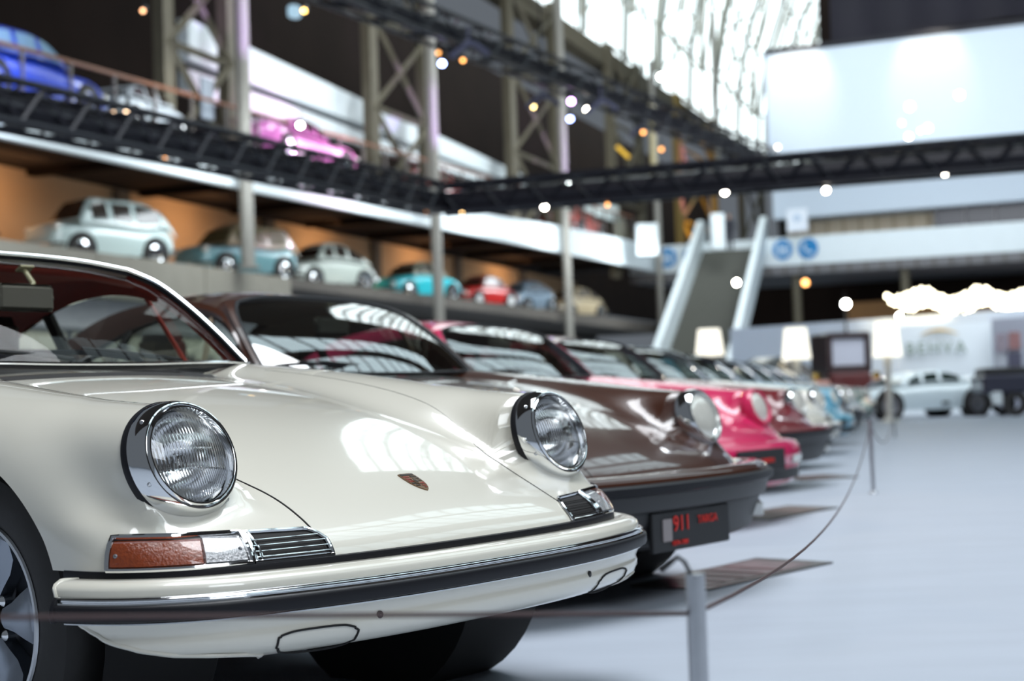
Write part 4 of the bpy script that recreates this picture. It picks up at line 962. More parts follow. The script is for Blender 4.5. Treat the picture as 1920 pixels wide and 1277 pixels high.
# ------------------------------------------------------------------ generic old and modern cars, lofted from side profiles
WINM = mat('dark_car_window', (.028, .020, .016), .12, coat=.5)
def prof(pts): 
    f = spl([p[0] for p in pts], [p[1] for p in pts]); return f
def car(name, label, paint_m, L=3.6, W=1.5, top=None, roof=None, loc=(0, 0, 0), rz=0., roof_m=None, wr=.29, axles=None, group=None, win=WINM, hub=None, fender=False, seats=False, pill=(.33, .66)):
    """nose at +L/2; top: bonnet/belt profile, roof: profile of the glasshouse (x, z)"""
    t = thing(name, label, 'car', loc, rz, group)
    X0, X1 = -L / 2, L / 2; zt = prof(top); n = 44; m_ = 28; axles = axles or (X0 + L * .21, X1 - L * .20)
    xs = X0 + L * (.5 - .5 * np.cos(np.linspace(0, math.pi, n))); P = []
    for x in xs:
        e = min(1, max(0, 1 - abs((x) / (L / 2)) ** 5)) ** .45; w_ = W / 2 * (.55 + .45 * e) * (1 if 0 < e else .5); zt_ = float(zt(x)); zb = .20 + .12 * (1 - e)
        if x in (xs[0], xs[-1]): w_ *= .9
        row = []
        for a in np.linspace(-1, 1, m_):
            th = a * math.pi * .5; c_, s_ = math.cos(th), math.sin(th); y = w_ * np.sign(s_) * abs(s_) ** .62; z = zb + .30 * (zt_ - zb) + .70 * (zt_ - zb) * abs(c_) ** .42
            row.append((x, y, z))
        row = [(x, row[0][1] * .95, zb)] + row + [(x, row[-1][1] * .95, zb)]; P.append(row)
    P = np.array(P); mb = MB().grid(P); N_ = P.shape[1]
    mb.add(P[0], [tuple(range(N_))]); mb.add(P[-1], [tuple(range(N_))[::-1]])
    body_o = mb.build('body', paint_m, t)
    if roof:
        zr = prof(roof); ra, rb_ = roof[0][0], roof[-1][0]; xs = np.linspace(ra, rb_, 26); P = []
        for x in xs:
            zz = float(zr(x)); zb = float(zt(x)) - .03; zz = max(zz, zb + .005); hgt = zz - zb; wb = W / 2 * .88; wt = wb - .32 * hgt; row = []
            for s_ in (-1, 1):
                side = [(x, s_ * wb, zb), (x, s_ * (wb + (wt - wb) * .6), zb + .6 * hgt), (x, s_ * (wt - .02), zb + .86 * hgt), (x, s_ * (wt - .12), zb + .97 * hgt), (x, s_ * wt * .4, zz)]
                row += side if s_ < 0 else side[::-1]
            P.append(row)
        P = np.array(P); ro = MB().grid(P).build('roof', roof_m or paint_m, t)
        # side windows, two each side, and screens
        peak = max(p[1] for p in roof)
        for s_ in (-1, 1):
            for (f0, f1) in ((.16, pill[0] + .08), (pill[0] + .13, pill[1]), (pill[1] + .05, .88)):
                g = []
                for x in np.linspace(ra + (rb_ - ra) * f0, ra + (rb_ - ra) * f1, 5):
                    zz = float(zr(x)); zb = float(zt(x)); hgt = zz - zb + .03; wb = W / 2 * .88; wt = wb - .32 * hgt
                    if hgt < .14: hgt = .14
                    g.append([(x, s_ * (wb - .32 * hgt * q + .012 + (0.0)), zb - .03 + hgt * q) for q in (.16, .5, .80)])
                MB().grid(np.array(g)).build('side_window', win, t)
        for end, f0, f1 in (('rear', .02, .13), ('front', .86, .985)):
            g = []
            for f in np.linspace(f0, f1, 6):
                x = ra + (rb_ - ra) * f; zz = float(zr(x)); zb = float(zt(x)) - .03; hgt = max(zz - zb, .02); wt = W / 2 * .88 - .32 * hgt
                off = .015
                g.append([(x + (off if end == 'front' else -off), y, zz + off - (.05 if abs(y) > wt * .7 else 0) * 0) for y in np.linspace(-wt * .86, wt * .86, 7)])
            MB().grid(np.array(g)).build('windscreen' if end == 'front' else 'rear_window', win, t)
    for x in axles:
        for s_ in (-1, 1):
            y = s_ * (W / 2 - .10)
            a = MB().lathe([(.001, .0), (wr + .06, 0), (wr + .06, -.2)], (x, s_ * (W / 2 + .004), wr), (0, s_, 0), 28); a.build('wheel_arch', DARK, t)
            w_ = MB().lathe([(wr * .6, -.06), (wr * .92, -.07), (wr, -.04), (wr, .06), (wr * .93, .085), (wr * .66, .08)], (x, y + s_ * .045, wr), (0, s_, 0), 28).build('wheel', TYRE, t)
            MB().lathe([(wr * .68, .07), (wr * .60, .06), (wr * .35, .085), (.001, .09)], (x, y + s_ * .045, wr), (0, s_, 0), 20).build('hub_cap', hub or CHROME, w_)
    for s_ in (-1, 1):
        hz = float(zt(X1 - .18)) - .10
        MB().lathe([(.09, -.12), (.095, 0), (.08, .02), (.04, .035), (.001, .04)], (X1 - .12, s_ * (W / 2 - .24), hz), (1, 0, .1), 18).build('headlight', LENSF, t)
    for x, nm in ((X1 + .0, 'front_bumper'), (X0 - .0, 'rear_bumper')):
        q = 1 if x > 0 else -1
        MB().tube([(x - q * .22, -W / 2 - .0, .36), (x - q * .03, -W / 2 * .82, .36), (x + q * .06, 0, .36), (x - q * .03, W / 2 * .82, .36), (x - q * .22, W / 2, .36)], .045, 6).build(nm, CHROME, t)
    return t
HV = math.atan2(-.78, -.62)  # nose towards the aisle and the left
SG = 'old small cars on the gallery shelf'
P_ = paint
box_top = [(-1.65, .62), (-1.5, .82), (-1.0, .90), (0, .90), (.7, .90), (1.3, .86), (1.55, .76), (1.65, .56)]
hatch = [(-1.60, .86), (-1.4, 1.15), (-1.1, 1.40), (-.6, 1.50), (.2, 1.50), (.60, 1.42), (.95, .92)]
round_top = [(-1.7, .45), (-1.5, .68), (-1.1, .84), (-.3, .90), (.6, .88), (1.2, .78), (1.55, .64), (1.7, .42)]
round_roof = [(-1.35, .80), (-1.0, 1.10), (-.6, 1.32), (-.1, 1.40), (.3, 1.34), (.75, .88)]
def shelf(u, v=-1.7): return GP(u, v, 4.06 + .0043 * (u - 6))
car('old_saloon', 'dark burgundy old saloon at the left end of the shelf', P_('burgundy_black', (.035, .012, .028)), 4.3, 1.7, [(-2.15, .5), (-1.9, .8), (-1, .95), (.4, .98), (1.4, .92), (2.0, .75), (2.15, .5)], [(-1.7, .88), (-1.2, 1.4), (-.3, 1.58), (.4, 1.50), (.85, .98)], shelf(-5.3, -1.6), GA + .25, wr=.34, group=SG)
car('small_hatchback', 'pale mint boxy small car with three side windows on the shelf', P_('mint_white', (.58, .70, .68)), 3.3, 1.5, box_top, hatch, shelf(.75), HV, group=SG, wr=.30)
car('small_estate', 'teal two-tone old small estate behind the first post', P_('faded_teal', (.16, .33, .36)), 3.3, 1.55, box_top, [(-1.60, .86), (-1.4, 1.28), (-1.0, 1.46), (-.2, 1.50), (.4, 1.42), (.85, .90)], shelf(6.6), HV, P_('cream_roof', (.30, .24, .15)), group=SG, wr=.31, win=mat('tinted_window_tan', (.10, .08, .04), .15))
car('small_saloon', 'pale grey rounded two-door car between the teal estate and the second post', P_('pale_grey_cream', (.50, .55, .50)), 3.4, 1.5, round_top, round_roof, shelf(11.4), HV, group=SG)
car('small_cabriolet', 'bright turquoise small open car right of the second post', P_('turquoise', (.03, .50, .58)), 3.5, 1.45, round_top, [(-.9, .82), (-.6, 1.2), (-.1, 1.32), (.35, 1.26), (.75, .86)], shelf(18.0), HV, P_('cream_top', (.35, .36, .28)), group=SG)
car('small_saloon', 'bright red tiny car with white wheels on the shelf', P_('signal_red', (.60, .018, .015)), 3.1, 1.35, round_top and [(-1.55, .45), (-1.3, .66), (-.7, .80), (.2, .84), (1.0, .78), (1.4, .6), (1.55, .42)], [(-.9, .76), (-.6, 1.1), (-.1, 1.25), (.3, 1.18), (.6, .82)], shelf(23.9), HV, P_('cream_red_roof', (.40, .10, .08)), group=SG, hub=mat('white_hub', (.7, .7, .7), .4))
car('bubble_car', 'grey blue bubble car behind the third post', P_('grey_blue', (.20, .28, .36)), 2.6, 1.4, [(-1.3, .5), (-1.1, .75), (-.4, .9), (.5, .9), (1.1, .75), (1.3, .45)], [(-1.0, .8), (-.5, 1.22), (0, 1.34), (.5, 1.2), (.95, .84)], shelf(28.8), HV, group=SG)
car('small_saloon', 'cream old car at the dim far end of the shelf', P_('cream_paint', (.42, .34, .22)), 3.6, 1.5, round_top, round_roof, shelf(34.8), HV, group=SG)
UG = 'cars on the upper gallery'
UZ = lambda u: 6.80 + .013 * (u + 5)
big_top = [(-2.4, .6), (-2.2, .82), (-1.2, .92), (0, .95), (1.2, .92), (2.1, .84), (2.4, .6)]
car('old_saloon', 'glossy blue old saloon on the upper gallery, top left', P_('royal_blue', (.015, .06, .55)), 4.8, 1.8, [(-2.4, .6), (-2.2, .85), (-1.2, 1.0), (0, 1.02), (1.2, .98), (2.1, .84), (2.4, .6)], [(-1.9, .95), (-1.3, 1.42), (-.4, 1.6), (.4, 1.5), (1.0, 1.0)], GP(-2.9, -1.2, UZ(-2.9)), GA, wr=.36, group=UG, win=mat('sky_window', (.18, .30, .42), .1), hub=P_('blue_hub', (.05, .08, .4)))
car('silver_coupe', 'silver white low car behind the balusters, right of the blue one', P_('silver_white', (.55, .60, .64)), 3.2, 1.6, [(-1.6, .6), (-1.3, .8), (-.7, .86), (.4, .86), (1.2, .74), (1.6, .5)], [(-1.2, .8), (-.7, 1.12), (-.2, 1.2), (.3, 1.1), (.7, .84)], GP(1.3, -1.2, UZ(1)), GA, group=UG)
car('finned_saloon', 'long pink finned saloon on the upper gallery', P_('candy_pink', (.62, .16, .48)), 5.6, 1.95, [(-2.8, .78), (-2.5, .98), (-1.2, .96), (0, .94), (1.4, .92), (2.5, .84), (2.8, .6)], [(-1.4, .90), (-.9, 1.30), (-.3, 1.38), (.3, 1.34), (.8, .92)], GP(8.2, -1.0, UZ(8) + .1), GA, wr=.36, group=UG)
car('old_saloon', 'red old car on the upper gallery right of the second post', P_('gallery_red', (.45, .03, .03)), 4.4, 1.75, big_top, [(-1.6, .9), (-1.0, 1.38), (-.2, 1.45), (.4, 1.4), (.95, .93)], GP(18.6, -1.3, UZ(18)), GA, wr=.34, group=UG)
car('old_saloon', 'dusky red old car above the end of the long white fascia', P_('brick_red', (.33, .05, .035)), 4.6, 1.75, big_top, [(-1.6, .9), (-1.0, 1.38), (-.2, 1.45), (.4, 1.4), (.95, .93)], GP(33.5, -1.2, UZ(34) + .25), GA, wr=.34, group=UG)
for u, w_, h_, z_, l, c in ((3.5, .5, 1.0, 8.2, 'grey white display panel beside the first lattice column', (.32, .36, .42)), (38.6, 1.8, 1.7, 8.15, 'grey green display board on the gallery left of the stairs', (.26, .25, .19)), (35.8, 5.2, .75, 9.05, 'pale light box strip above the far gallery', (.55, .62, .6))):
    o = MB(); gbox(o, u - w_ / 2, u + w_ / 2, -.6, -.5, z_ - h_ / 2, z_ + h_ / 2); o = o.build('display_panel', mat('panel_' + str(u), c, .5), None, smooth=False, bevel=.03); tag(o, l, 'panel')
for px_, py_, w_, h_, d, l in ((1198, 450, .95, 1.0, 66, 'white cabinet left of the stairs on the balcony'), (1330, 435, .6, 1.2, 66, 'white upright box at the head of the stairs')):
    o = MB().bevbox((0, 0, 0), (w_, .5, h_ + .4), .03).build('white_cabinet', WHITEB, None, smooth=False); o.location = at(px_ + 15, py_, d); tag(o, l, 'cabinet')
o = MB().bevbox((0, 0, 0), (.95, .1, 1.0), .02).build('hanging_banner', mat('white_cloth', (.72, .76, .82), .6), None, smooth=False); o.location = at(1495, 413, 66); o.rotation_euler = (0, 0, BA)
tag(o, 'white square banner with pale blue logo on the balcony', 'banner'); MB().lathe([(.001, .06), (.16, .06), (.17, .05)], (0, 0, .1), (0, -1, 0), 20).box((0, -.056, .10), (.40, .006, .05)).build('logo', mat('pale_blue_ink', (.45, .55, .68), .5), o)
def person(loc, rz, coat, label, h=1.72):
    t = thing('person', label, 'person', loc, rz); k = h / 1.72
    SK = mat('skin_tone', (.42, .25, .18), .6)
    me = bpy.data.meshes.new('figure'); bm_v = [(0, 0, .92), (0, 0, 1.15), (0, 0, 1.38), (0, 0, 1.50), (.09, 0, .88), (.10, .02, .48), (.11, -.02, .06), (.12, .10, .04), (-.09, 0, .88), (-.10, .02, .48), (-.11, -.02, .06), (-.12, .10, .04), (.19, 0, 1.40), (.25, .0, 1.12), (.24, .10, .90), (-.19, 0, 1.40), (-.25, 0, 1.12), (-.24, .10, .90)]
    ed = [(0, 1), (1, 2), (2, 3), (0, 4), (4, 5), (5, 6), (6, 7), (0, 8), (8, 9), (9, 10), (10, 11), (2, 12), (12, 13), (13, 14), (2, 15), (15, 16), (16, 17)]
    me.from_pydata([(a * k, b * k, c * k) for a, b, c in bm_v], ed, []); o = bpy.data.objects.new('figure', me); col.objects.link(o); o.parent = t
    sk = o.modifiers.new('skin', 'SKIN'); rad = [.15, .145, .15, .06, .10, .065, .045, .04, .10, .065, .045, .04, .065, .05, .04, .065, .05, .04]
    for i, r in enumerate(rad): me.skin_vertices[0].data[i].radius = (r, r * .8)
    me.skin_vertices[0].data[0].use_root = True
    o.modifiers.new('sub', 'SUBSURF').levels = 1; me.materials.append(coat)
    MB().lathe([(.001, -.12), (.06, -.10), (.085, -.03), (.09, .04), (.07, .10), (.001, .125)], (0, 0, 1.62 * k), (0, 0, 1), 16).build('head', SK, t)
    MB().lathe([(.092, .0), (.097, .05), (.075, .115), (.001, .137)], (0, -.012, 1.62 * k), (0, 0, 1), 16).build('hair', mat('dark_hair', (.03, .02, .015), .7), t)
    return t
person(BP(4.0, .2, 7.35), math.pi, mat('dark_coat', (.015, .015, .025), .7), 'person in dark clothes at the head of the stairs')
# ------------------------------------------------------------------ stands at the end of the hall
pw = at(1370, 600, 47); pe = at(1990, 584, 40)
def vwall(a, b, z0, z1, th, nm, m_, parent=None):
    a, b = np.array(a, float), np.array(b, float); c = (a + b) / 2; L = np.hypot(*(b - a)[:2]); an = math.atan2(b[1] - a[1], b[0] - a[0])
    return MB().box((c[0], c[1], (z0 + z1) / 2), (L, th, z1 - z0), rz=an).build(nm, m_, parent, smooth=False)
o = vwall(pw, pe, 0, 2.75, .12, 'partition_wall', mat('pale_steel_blue_partition', (.55, .62, .72), .7, vary=.04)); struct(o, 'long pale steel blue partition at the end of the floor')
ba, bb = at(1690, 700, 38.6), at(1862, 700, 38.0); bt = at(1690, 617, 38.6)[2]
def font_to_mesh(fo):
    bpy.context.view_layer.update(); me = bpy.data.meshes.new_from_object(fo.evaluated_get(bpy.context.evaluated_depsgraph_get())); n = bpy.data.objects.new(fo.name, me); col.objects.link(n)
    n.parent = fo.parent; n.location = fo.location; n.rotation_euler = fo.rotation_euler; nm = fo.name; bpy.data.objects.remove(fo); n.name = nm
    return n
booth = thing('exhibition_booth', 'white booth wall with dark capital letters under a golden arc', 'booth')
vwall(ba, bb, 0, 2.32, .15, 'booth_panel', mat('white_booth_panel', (.66, .72, .76), .6, vary=.02), booth)
an = math.atan2(bb[1] - ba[1], bb[0] - ba[0])
fc = bpy.data.curves.new('booth_lettering', 'FONT'); fc.body = 'BEHVA'; fc.size = .42; fc.extrude = .012; fc.align_x = 'CENTER'; fc.space_character = 1.25
fo = bpy.data.objects.new('booth_lettering', fc); col.objects.link(fo); fo.parent = booth; pt = at(1755, 662, 38.1); fo.location = (pt[0], pt[1], pt[2]); fo.rotation_euler = (math.pi / 2, 0, an); fc.materials.append(mat('grey_lettering', (.20, .26, .22), .5)); fc.offset = .006; font_to_mesh(fo)
arc = []
for t_ in np.linspace(-1, 1, 20): 
    p = at(1761, 628, 38.1); arc.append((p[0] + math.cos(an) * t_ * .47, p[1] + math.sin(an) * t_ * .47, p[2] + .12 - .12 * t_ * t_))
MB().tube(arc, [.012 + .05 * (1 - abs(t_)) ** .7 for t_ in np.linspace(-1, 1, 20)], 8, flat=.7).build('golden_arc', mat('gold_paint', (.50, .30, .05), .4, .3), booth)
pa, pb = at(1866, 700, 37.5), at(1960, 700, 36.5)
pic = thing('poster_wall', 'poster covered stand wall at the right edge', 'booth')
vwall(pa, pb, .0, 2.35, .12, 'back_panel', mat('grey_stand_panel', (.30, .32, .38), .6), pic)
for px0, px1, py0, py1, c in ((1868, 1886, 625, 660, (.20, .17, .20)), (1868, 1886, 665, 712, (.30, .32, .36)), (1892, 1918, 622, 655, (.20, .10, .10)), (1892, 1918, 660, 690, (.05, .05, .08)), (1898, 1922, 690, 712, (.62, .60, .60))):
    a_, b_ = at(px0, py1, 36.9), at(px1, py0, 36.9); MB().box(((a_[0] + b_[0]) / 2, 36.9, (a_[2] + b_[2]) / 2), (b_[0] - a_[0], .02, b_[2] - a_[2])).build('poster', mat('poster_%d_%d' % (px0, py0), c, .5, vary=.8, scale=14), pic, smooth=False)
lt = at(1885, 745, 33); 
tr = thing('flatbed_trailer', 'dark navy low trailer body at the right edge', 'trailer', (at(1945, 745, 33)[0], 33.5, 0), -.1)
NV = mat('navy_black', (.02, .022, .045), .4, coat=.5)
MB().bevbox((0, 0, .72), (2.3, 1.4, .42), .05).build('body', NV, tr); MB().bevbox((-.1, -.1, 1.0), (2.0, 1.0, .18), .04).build('cover', BLACK, tr)
for x in (-.45, .9):
    for s_ in (-.6, .6): MB().lathe([(.12, -.07), (.27, -.07), (.29, 0), (.27, .07), (.12, .07)], (x, s_, .29), (0, 1, 0), 20).build('wheel', TYRE, tr)
MB().bevbox((-.85, -.66, .42), (.22, .08, .30), .02).build('white_case', WHITEB, tr)
# white roadster
rb_top = [(-1.95, .62), (-1.75, .86), (-1.2, .90), (-.3, .84), (.5, .80), (1.2, .72), (1.75, .55), (1.95, .36)]
p = at(1722, 779, 34.5)
RW_ = car('white_roadster', 'white low modern sports car with dark multi-spoke wheels before the booth', P_('pearl_white', (.62, .72, .76)), 3.75, 1.7, rb_top, [(-1.1, .80), (-.6, 1.06), (-.2, 1.10), (.15, 1.06), (.75, .80)], (p[0], 35.0, 0), math.pi + .30, wr=.31, axles=(-1.18, 1.10), hub=mat('dark_alloy', (.30, .30, .32), .3, .6), win=mat('green_black_glass', (.02, .035, .03), .1, coat=1))
for x in (-1.18, 1.10):
    for k in range(10):
        a = k * math.pi / 5; MB().rod((x, .835, .31), (x + .21 * math.cos(a), .835, .31 + .21 * math.sin(a)), .014, 4).build('spoke', STEEL, RW_)
MB().box((-.35, .846, .34), (.20, .02, .06)).build('side_vent', DARK, RW_, smooth=False)
# veteran limousine
lx = at(1584, 780, 38); lim = thing('veteran_limousine', 'veteran limousine with tall dark cab and dusty pink wings', 'car', (lx[0], 38.2, 0), .10)
DK = mat('dark_coach_paint', (.035, .020, .022), .4, coat=.5); PK = mat('dusty_pink_paint', (.42, .20, .16), .45, coat=.5)
cb = MB()
for dx in (-.50, .50): cb.bevbox((dx, 0, 1.62), (.16, 1.4, .95), .03)
cb.bevbox((0, 0, 2.08), (1.16, 1.5, .16), .05).bevbox((0, 0, 1.22), (1.12, 1.4, .22), .03); cb.build('cab', DK, lim)
MB().box((0, -.62, 1.66), (.86, .02, .66)).build('rear_window', mat('pale_window', (.50, .52, .60), .2), lim, smooth=False)
MB().bevbox((0, 0, .88), (1.10, 1.6, .52), .06).build('lower_body', mat('deep_maroon', (.09, .012, .012), .35, coat=.8), lim)
MB().bevbox((0, -.75, .56), (.95, .3, .16), .03).build('rear_apron', mat('brass_yellow', (.45, .25, .05), .4), lim)
for s_ in (-1, 1):
    w_ = MB().lathe([(.30, -.05), (.40, -.05), (.42, 0), (.40, .05), (.30, .05)], (s_ * .72, -.6, .42), (1, 0, 0), 30).build('wheel', TYRE, lim)
    for k in range(8):
        a = k * math.pi / 4; MB().rod((s_ * .72, -.6, .42), (s_ * .72, -.6 + .31 * math.cos(a), .42 + .31 * math.sin(a)), .02, 5).build('spoke', PK, w_)
    arcp = [[(s_ * (.58 + e), -.6 + .52 * math.cos(a), .42 + .56 * math.sin(a)) for a in np.linspace(-.1, math.pi + .1, 16)] for e in (0, .2, .42)]
    MB().grid(np.array(arcp)).build('wing', PK, lim)
    w2 = MB().lathe([(.30, -.05), (.40, -.05), (.42, 0), (.40, .05), (.30, .05)], (s_ * .72, 1.6, .42), (1, 0, 0), 24).build('wheel', TYRE, lim)
    MB().lathe([(.07, 0), (.11, .06), (.11, .10), (.001, .12)], (s_ * .78, -.35, 1.05), (0, -1, 0), 16).build('side_lamp', mat('brass', (.5, .33, .08), .2, 1.0), lim)
p = at(1440, 700, 42.6)
car('classic_saloon', 'pale teal classic saloon with dark roof behind the standing lamps', P_('pale_teal', (.34, .55, .52)), 4.4, 1.75, [(-2.2, .6), (-1.9, .9), (-1, 1.02), (0, 1.04), (1.2, 1.0), (2.0, .85), (2.2, .55)], [(-1.7, .98), (-1.1, 1.55), (-.3, 1.72), (.4, 1.62), (.95, 1.05)], (p[0], 42.6, 0), -2.3, P_('black_roof_paint', (.02, .02, .02)), wr=.36)
# ------------------------------------------------------------------ framed pictures on the lilac wall behind the first cars
FR = mat('grey_picture_frame', (.10, .11, .13), .5)
for k, (u0, u1) in enumerate(((-8.9, -6.6), (-6.4, -4.6), (-4.4, -2.6), (-2.4, -.7), (-.5, 1.2), (1.4, 3.1))):
    t = thing('framed_display', ['cream framed display on the lilac wall, leftmost', 'cream framed display left of the far door pillar', 'tall cream display panel seen past the door pillar', 'cream display with two dark pictures seen through the windscreen', 'cream display with a car picture seen through the windscreen', 'cream display panel nearest the brown coupe'][k], 'display', GP((u0 + u1) / 2, -.20, 0), GA)
    w_ = u1 - u0
    MB().box((0, -.02, 1.42), (w_, .04, 2.0)).build('board', mat('cream_board', (.60, .56, .46), .6, vary=.04), t, smooth=False)
    MB().box((0, -.05, 2.45), (w_ + .2, .06, .07)).box((-w_ / 2 - .08, -.05, 1.25), (.07, .06, 2.45)).build('frame_bar', FR, t, smooth=False)
    for j in range(2):
        MB().box((-w_ / 4 + j * w_ / 2 * .96, -.045, 1.55), (w_ * .30, .02, .95)).build('picture', mat('brown_picture_%d' % (k % 3), [(.12, .09, .07), (.20, .14, .09), (.10, .11, .10)][k % 3], .5, vary=.9, scale=5), t, smooth=False)
# ------------------------------------------------------------------ the row: the other coupes
IMPB, IMPH = coupe('impact', False, P_('chocolate_paint', (.052, .0145, .006)), TAN, chrome=False)
SMTH, SMH = coupe('smooth', False, P_('raspberry_paint', (.62, .02, .11)), SEATB, chrome=False)
CLSC, CLH = coupe('classic', False, P_('pastel_white_paint', (.70, .68, .60)), SEATB, chrome=True)
BASEM = {IMPB: MATS['chocolate_paint'], SMTH: MATS['raspberry_paint'], CLSC: MATS['pastel_white_paint']}
index_children()
def place(o, hl_px, hl_d, dz=0.): 
    """put a coupe so that its left headlight stands where seen"""
    p = at(hl_px[0], hl_px[1], hl_d); R2 = Matrix.Rotation(RZ, 2); q = R2 @ Vector((.48, .585)); o.location = (p[0] - q[0], p[1] - q[1], dz); o.rotation_euler = (0, 0, RZ)
RG = 'sports coupes parked in a row'
tag(IMPB, 'chocolate brown sports coupe with deep black-striped bumper, second in the row', 'car', RG); place(IMPB, (1315, 780), 5.85)
tag(SMTH, 'raspberry pink sports coupe with smooth body-coloured bumper, third in the row', 'car', RG); place(SMTH, (1421, 757), 8.7)
row = [(IMPB, 'dark ruby red sports coupe, fourth in the row, behind the pink one', (.16, .006, .012), (1494, 748), 11.5), (CLSC, None, None, (1533, 744), 14.3), (SMTH, 'light blue sports coupe, sixth in the row', (.16, .42, .56), (1562, 741), 17.2),
       (IMPB, 'graphite black sports coupe, seventh in the row', (.02, .02, .025), (1583, 739), 20.), (CLSC, 'silver sports coupe, eighth in the row', (.42, .46, .48), (1598, 738), 23.), (SMTH, 'sea green sports coupe, ninth in the row', (.10, .26, .24), (1609, 737), 26.),
       (IMPB, 'cream beige sports coupe, tenth in the row', (.50, .42, .28), (1618, 736), 29.), (CLSC, 'orange red sports coupe at the far end of the row', (.55, .08, .03), (1625, 735), 32.)]
for src, lab, c, px_, d in row:
    if lab is None:
        tag(CLSC, 'pastel white classic sports coupe, fifth in the row', 'car', RG); place(CLSC, px_, d); continue
    o = copy_tree(src, None, {BASEM[src]: paint('paint_%d' % px_[0], c)}, skip=('screw', 'bolt', 'lug_nut')); tag(o, lab, 'car', RG); place(o, px_, d)
# number-plate boards with red lettering
def plate(parent, big, lines, w_, h_, x, z):
    t = MB().bevbox((x, 0, z), (.02, w_, h_), .004).build('number_board', BLACK, parent, smooth=False)
    RD_ = mat('red_lettering', (.75, .03, .02), .5)
    for txt, y, zz, sz in lines:
        fc = bpy.data.curves.new('lettering', 'FONT'); fc.body = txt; fc.size = sz; fc.extrude = .0015; fo = bpy.data.objects.new('lettering', fc); col.objects.link(fo); fo.parent = t
        fo.location = (x + .013, y, z + zz); fo.rotation_euler = (math.pi / 2, 0, math.pi / 2); fc.materials.append(RD_); font_to_mesh(fo)
    if big: MB().box((x + .012, -w_ / 2 + .085, z + .005), (.004, .055, .075)).build('emblem', mat('grey_emblem', (.30, .26, .26), .4), t, smooth=False)
plate(IMPB, True, [('911', -.13, -.002, .075), ('TARGA', .03, .012, .040), ('1974-1989', -.14, -.050, .024)], .50, .135, .775, .262)
plate(SMTH, False, [('911', -.16, -.012, .05), ('CARRERA', -.03, -.012, .035)], .50, .12, .815, .355)
# ------------------------------------------------------------------ information plates on the floor
def floor_plate(pts, label, dark, mid):
    P = [at(x, y, 1) for x, y in pts]; Q = []
    for x, y in pts:
        r = fwd + CR * (x - 960) / FPX - CU * (y - 638.5) / FPX; Q.append(np.array([0, 0, CAMH]) + r * (-CAMH / r[2]))
    c = sum(Q) / 4; o = thing('floor_plate', label, 'information plate', tuple(c))
    Q = [q - c for q in Q]; ins = lambda k, z: [tuple(q * k + [0, 0, z]) for q in Q]
    V = ins(1, 0) + ins(1, .008); MB().add(V, [(4, 5, 6, 7), (0, 1, 5, 4), (1, 2, 6, 5), (2, 3, 7, 6), (3, 0, 4, 7)]).build('plate', dark, o, smooth=False)
    MB().add(ins(.80, .010), [(0, 1, 2, 3)]).build('picture', mid, o, smooth=False)
    V = []
    for k in range(4):
        a_ = Q[0] * .74 * (1 - k / 5) + Q[3] * .74 * (k / 5); b_ = Q[1] * .74 * (1 - k / 5) + Q[2] * .74 * (k / 5); V += [a_ + (Q[3] - Q[0]) * .05, b_ + (Q[3] - Q[0]) * .05, b_ + (Q[3] - Q[0]) * .08, a_ + (Q[3] - Q[0]) * .08]
    MB().add([tuple(v + [0, 0, .012]) for v in V], [tuple(range(i * 4, i * 4 + 4)) for i in range(4)]).build('text_line', mat('faded_red_print', (.12, .03, .04), .5), o, smooth=False)
PD = mat('black_plate', (.04, .035, .035), .35); PM2 = mat('mauve_print', (.13, .085, .095), .4, vary=.5, scale=14)
floor_plate([(1180, 1101), (1330, 1108), (1562, 1057), (1418, 1049)], 'dark information plate on the floor before the brown coupe', PD, PM2)
floor_plate([(1345, 972), (1445, 976), (1572, 953), (1478, 950)], 'brown information plate on the floor before the pink coupe', PD, mat('brown_print', (.15, .11, .10), .4, vary=.5, scale=14))
floor_plate([(1440, 898), (1510, 903), (1610, 895), (1545, 890)], 'small far information plate before the ruby red coupe', PD, mat('brown_print', (.15, .11, .10), .4))
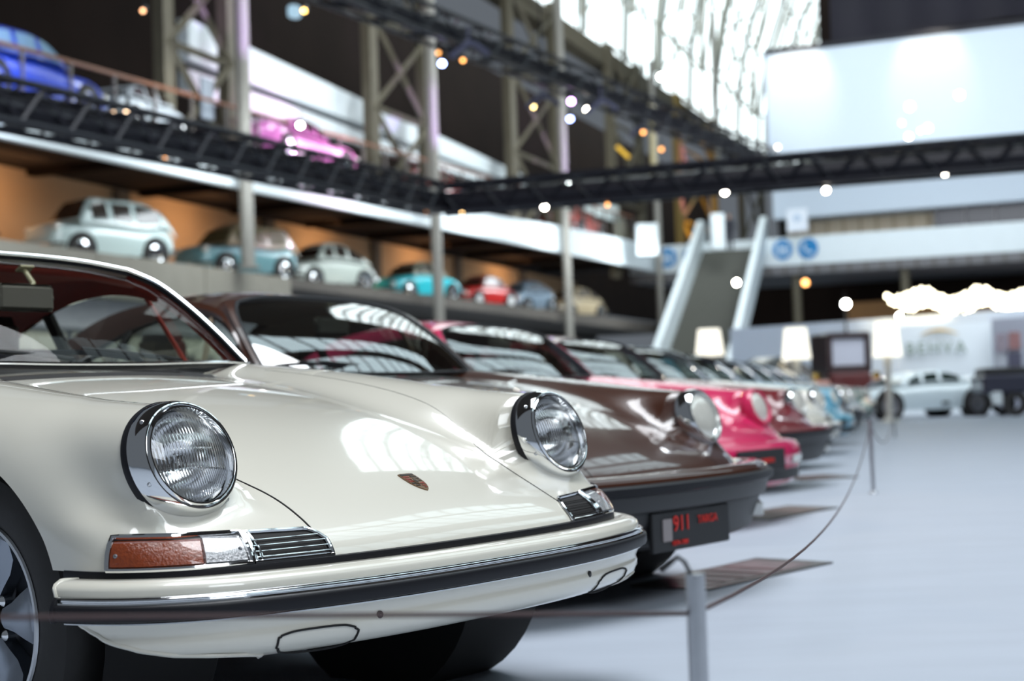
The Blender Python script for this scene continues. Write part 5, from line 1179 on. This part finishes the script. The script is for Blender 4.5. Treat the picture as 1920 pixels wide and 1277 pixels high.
# ------------------------------------------------------------------ rope barrier
def stanchion(x, y, label, h=.51, hook=True, r=.0115, lean=0., br=.13):
    t = thing('stanchion', label, 'barrier post', (x, y, 0)); t.rotation_euler = (0, lean, 0)
    MB().lathe([(r, .0), (r, h)], (0, 0, 0), (0, 0, 1), 24).lathe([(.001, h), (r * .9, h), (r, h - .002)], (0, 0, 0), (0, 0, 1), 24).build('post', STEEL, t)
    MB().lathe([(br, 0), (br, .006), (br * .8, .012), (max(r, br * .2), .016), (r, .03)], (0, 0, 0), (0, 0, 1), 36).build('base', STEEL, t)
    if hook: MB().tube([(-.004, 0, h - .004), (-.012, 0, h + .014), (-.020, .001, h + .020), (-.030, .002, h + .013), (-.042, .003, h + .004)], [.0025, .0028, .003, .004, .005], 8).build('hook', BLACK, t)
    return t
sx = at(1303, 1075, 1.80); S0 = np.array([sx[0], 1.80, 0]); HP = float(sx[2])
stanchion(S0[0], S0[1], 'near blurred steel barrier post at the bottom edge', HP, r=.0118)
def floor_at(x, y):
    r = fwd + CR * (x - 960) / FPX - CU * (y - 638.5) / FPX; return np.array([0, 0, CAMH]) + r * (-CAMH / r[2])
S1 = floor_at(1638, 925); S2 = floor_at(1678, 820)
stanchion(S1[0], S1[1], 'second barrier post standing before the ruby red coupe', .50, r=.013, br=.03)
stanchion(S2[0], S2[1], 'farthest barrier post before the white roadster', .52, r=.016, br=.035)
CORD = mat('dark_red_cord', (.05, .022, .022), .6)
def cord(a, b, sag, label, r=.0030, n=24):
    a, b = np.array(a, float), np.array(b, float); pts = [a * (1 - t) + b * t - np.array([0, 0, sag * 4 * t * (1 - t)]) for t in np.linspace(0, 1, n)]
    o = MB().tube(pts, r, 6).build('barrier_cord', CORD, None); tag(o, label, 'cord')
c0 = at(1303, 1150, 1.80)
cord(c0, (S1[0], S1[1], .495), .19, 'dark elastic cord curving from the near post to the second post')
cord(c0, at(-60, 1158, 1.55), .0, 'dark elastic cord stretched across the bottom before the white coupe')
cord((S1[0], S1[1], .47), (S2[0], S2[1], .48), .30, 'thin cord between the two far barrier posts', .004)
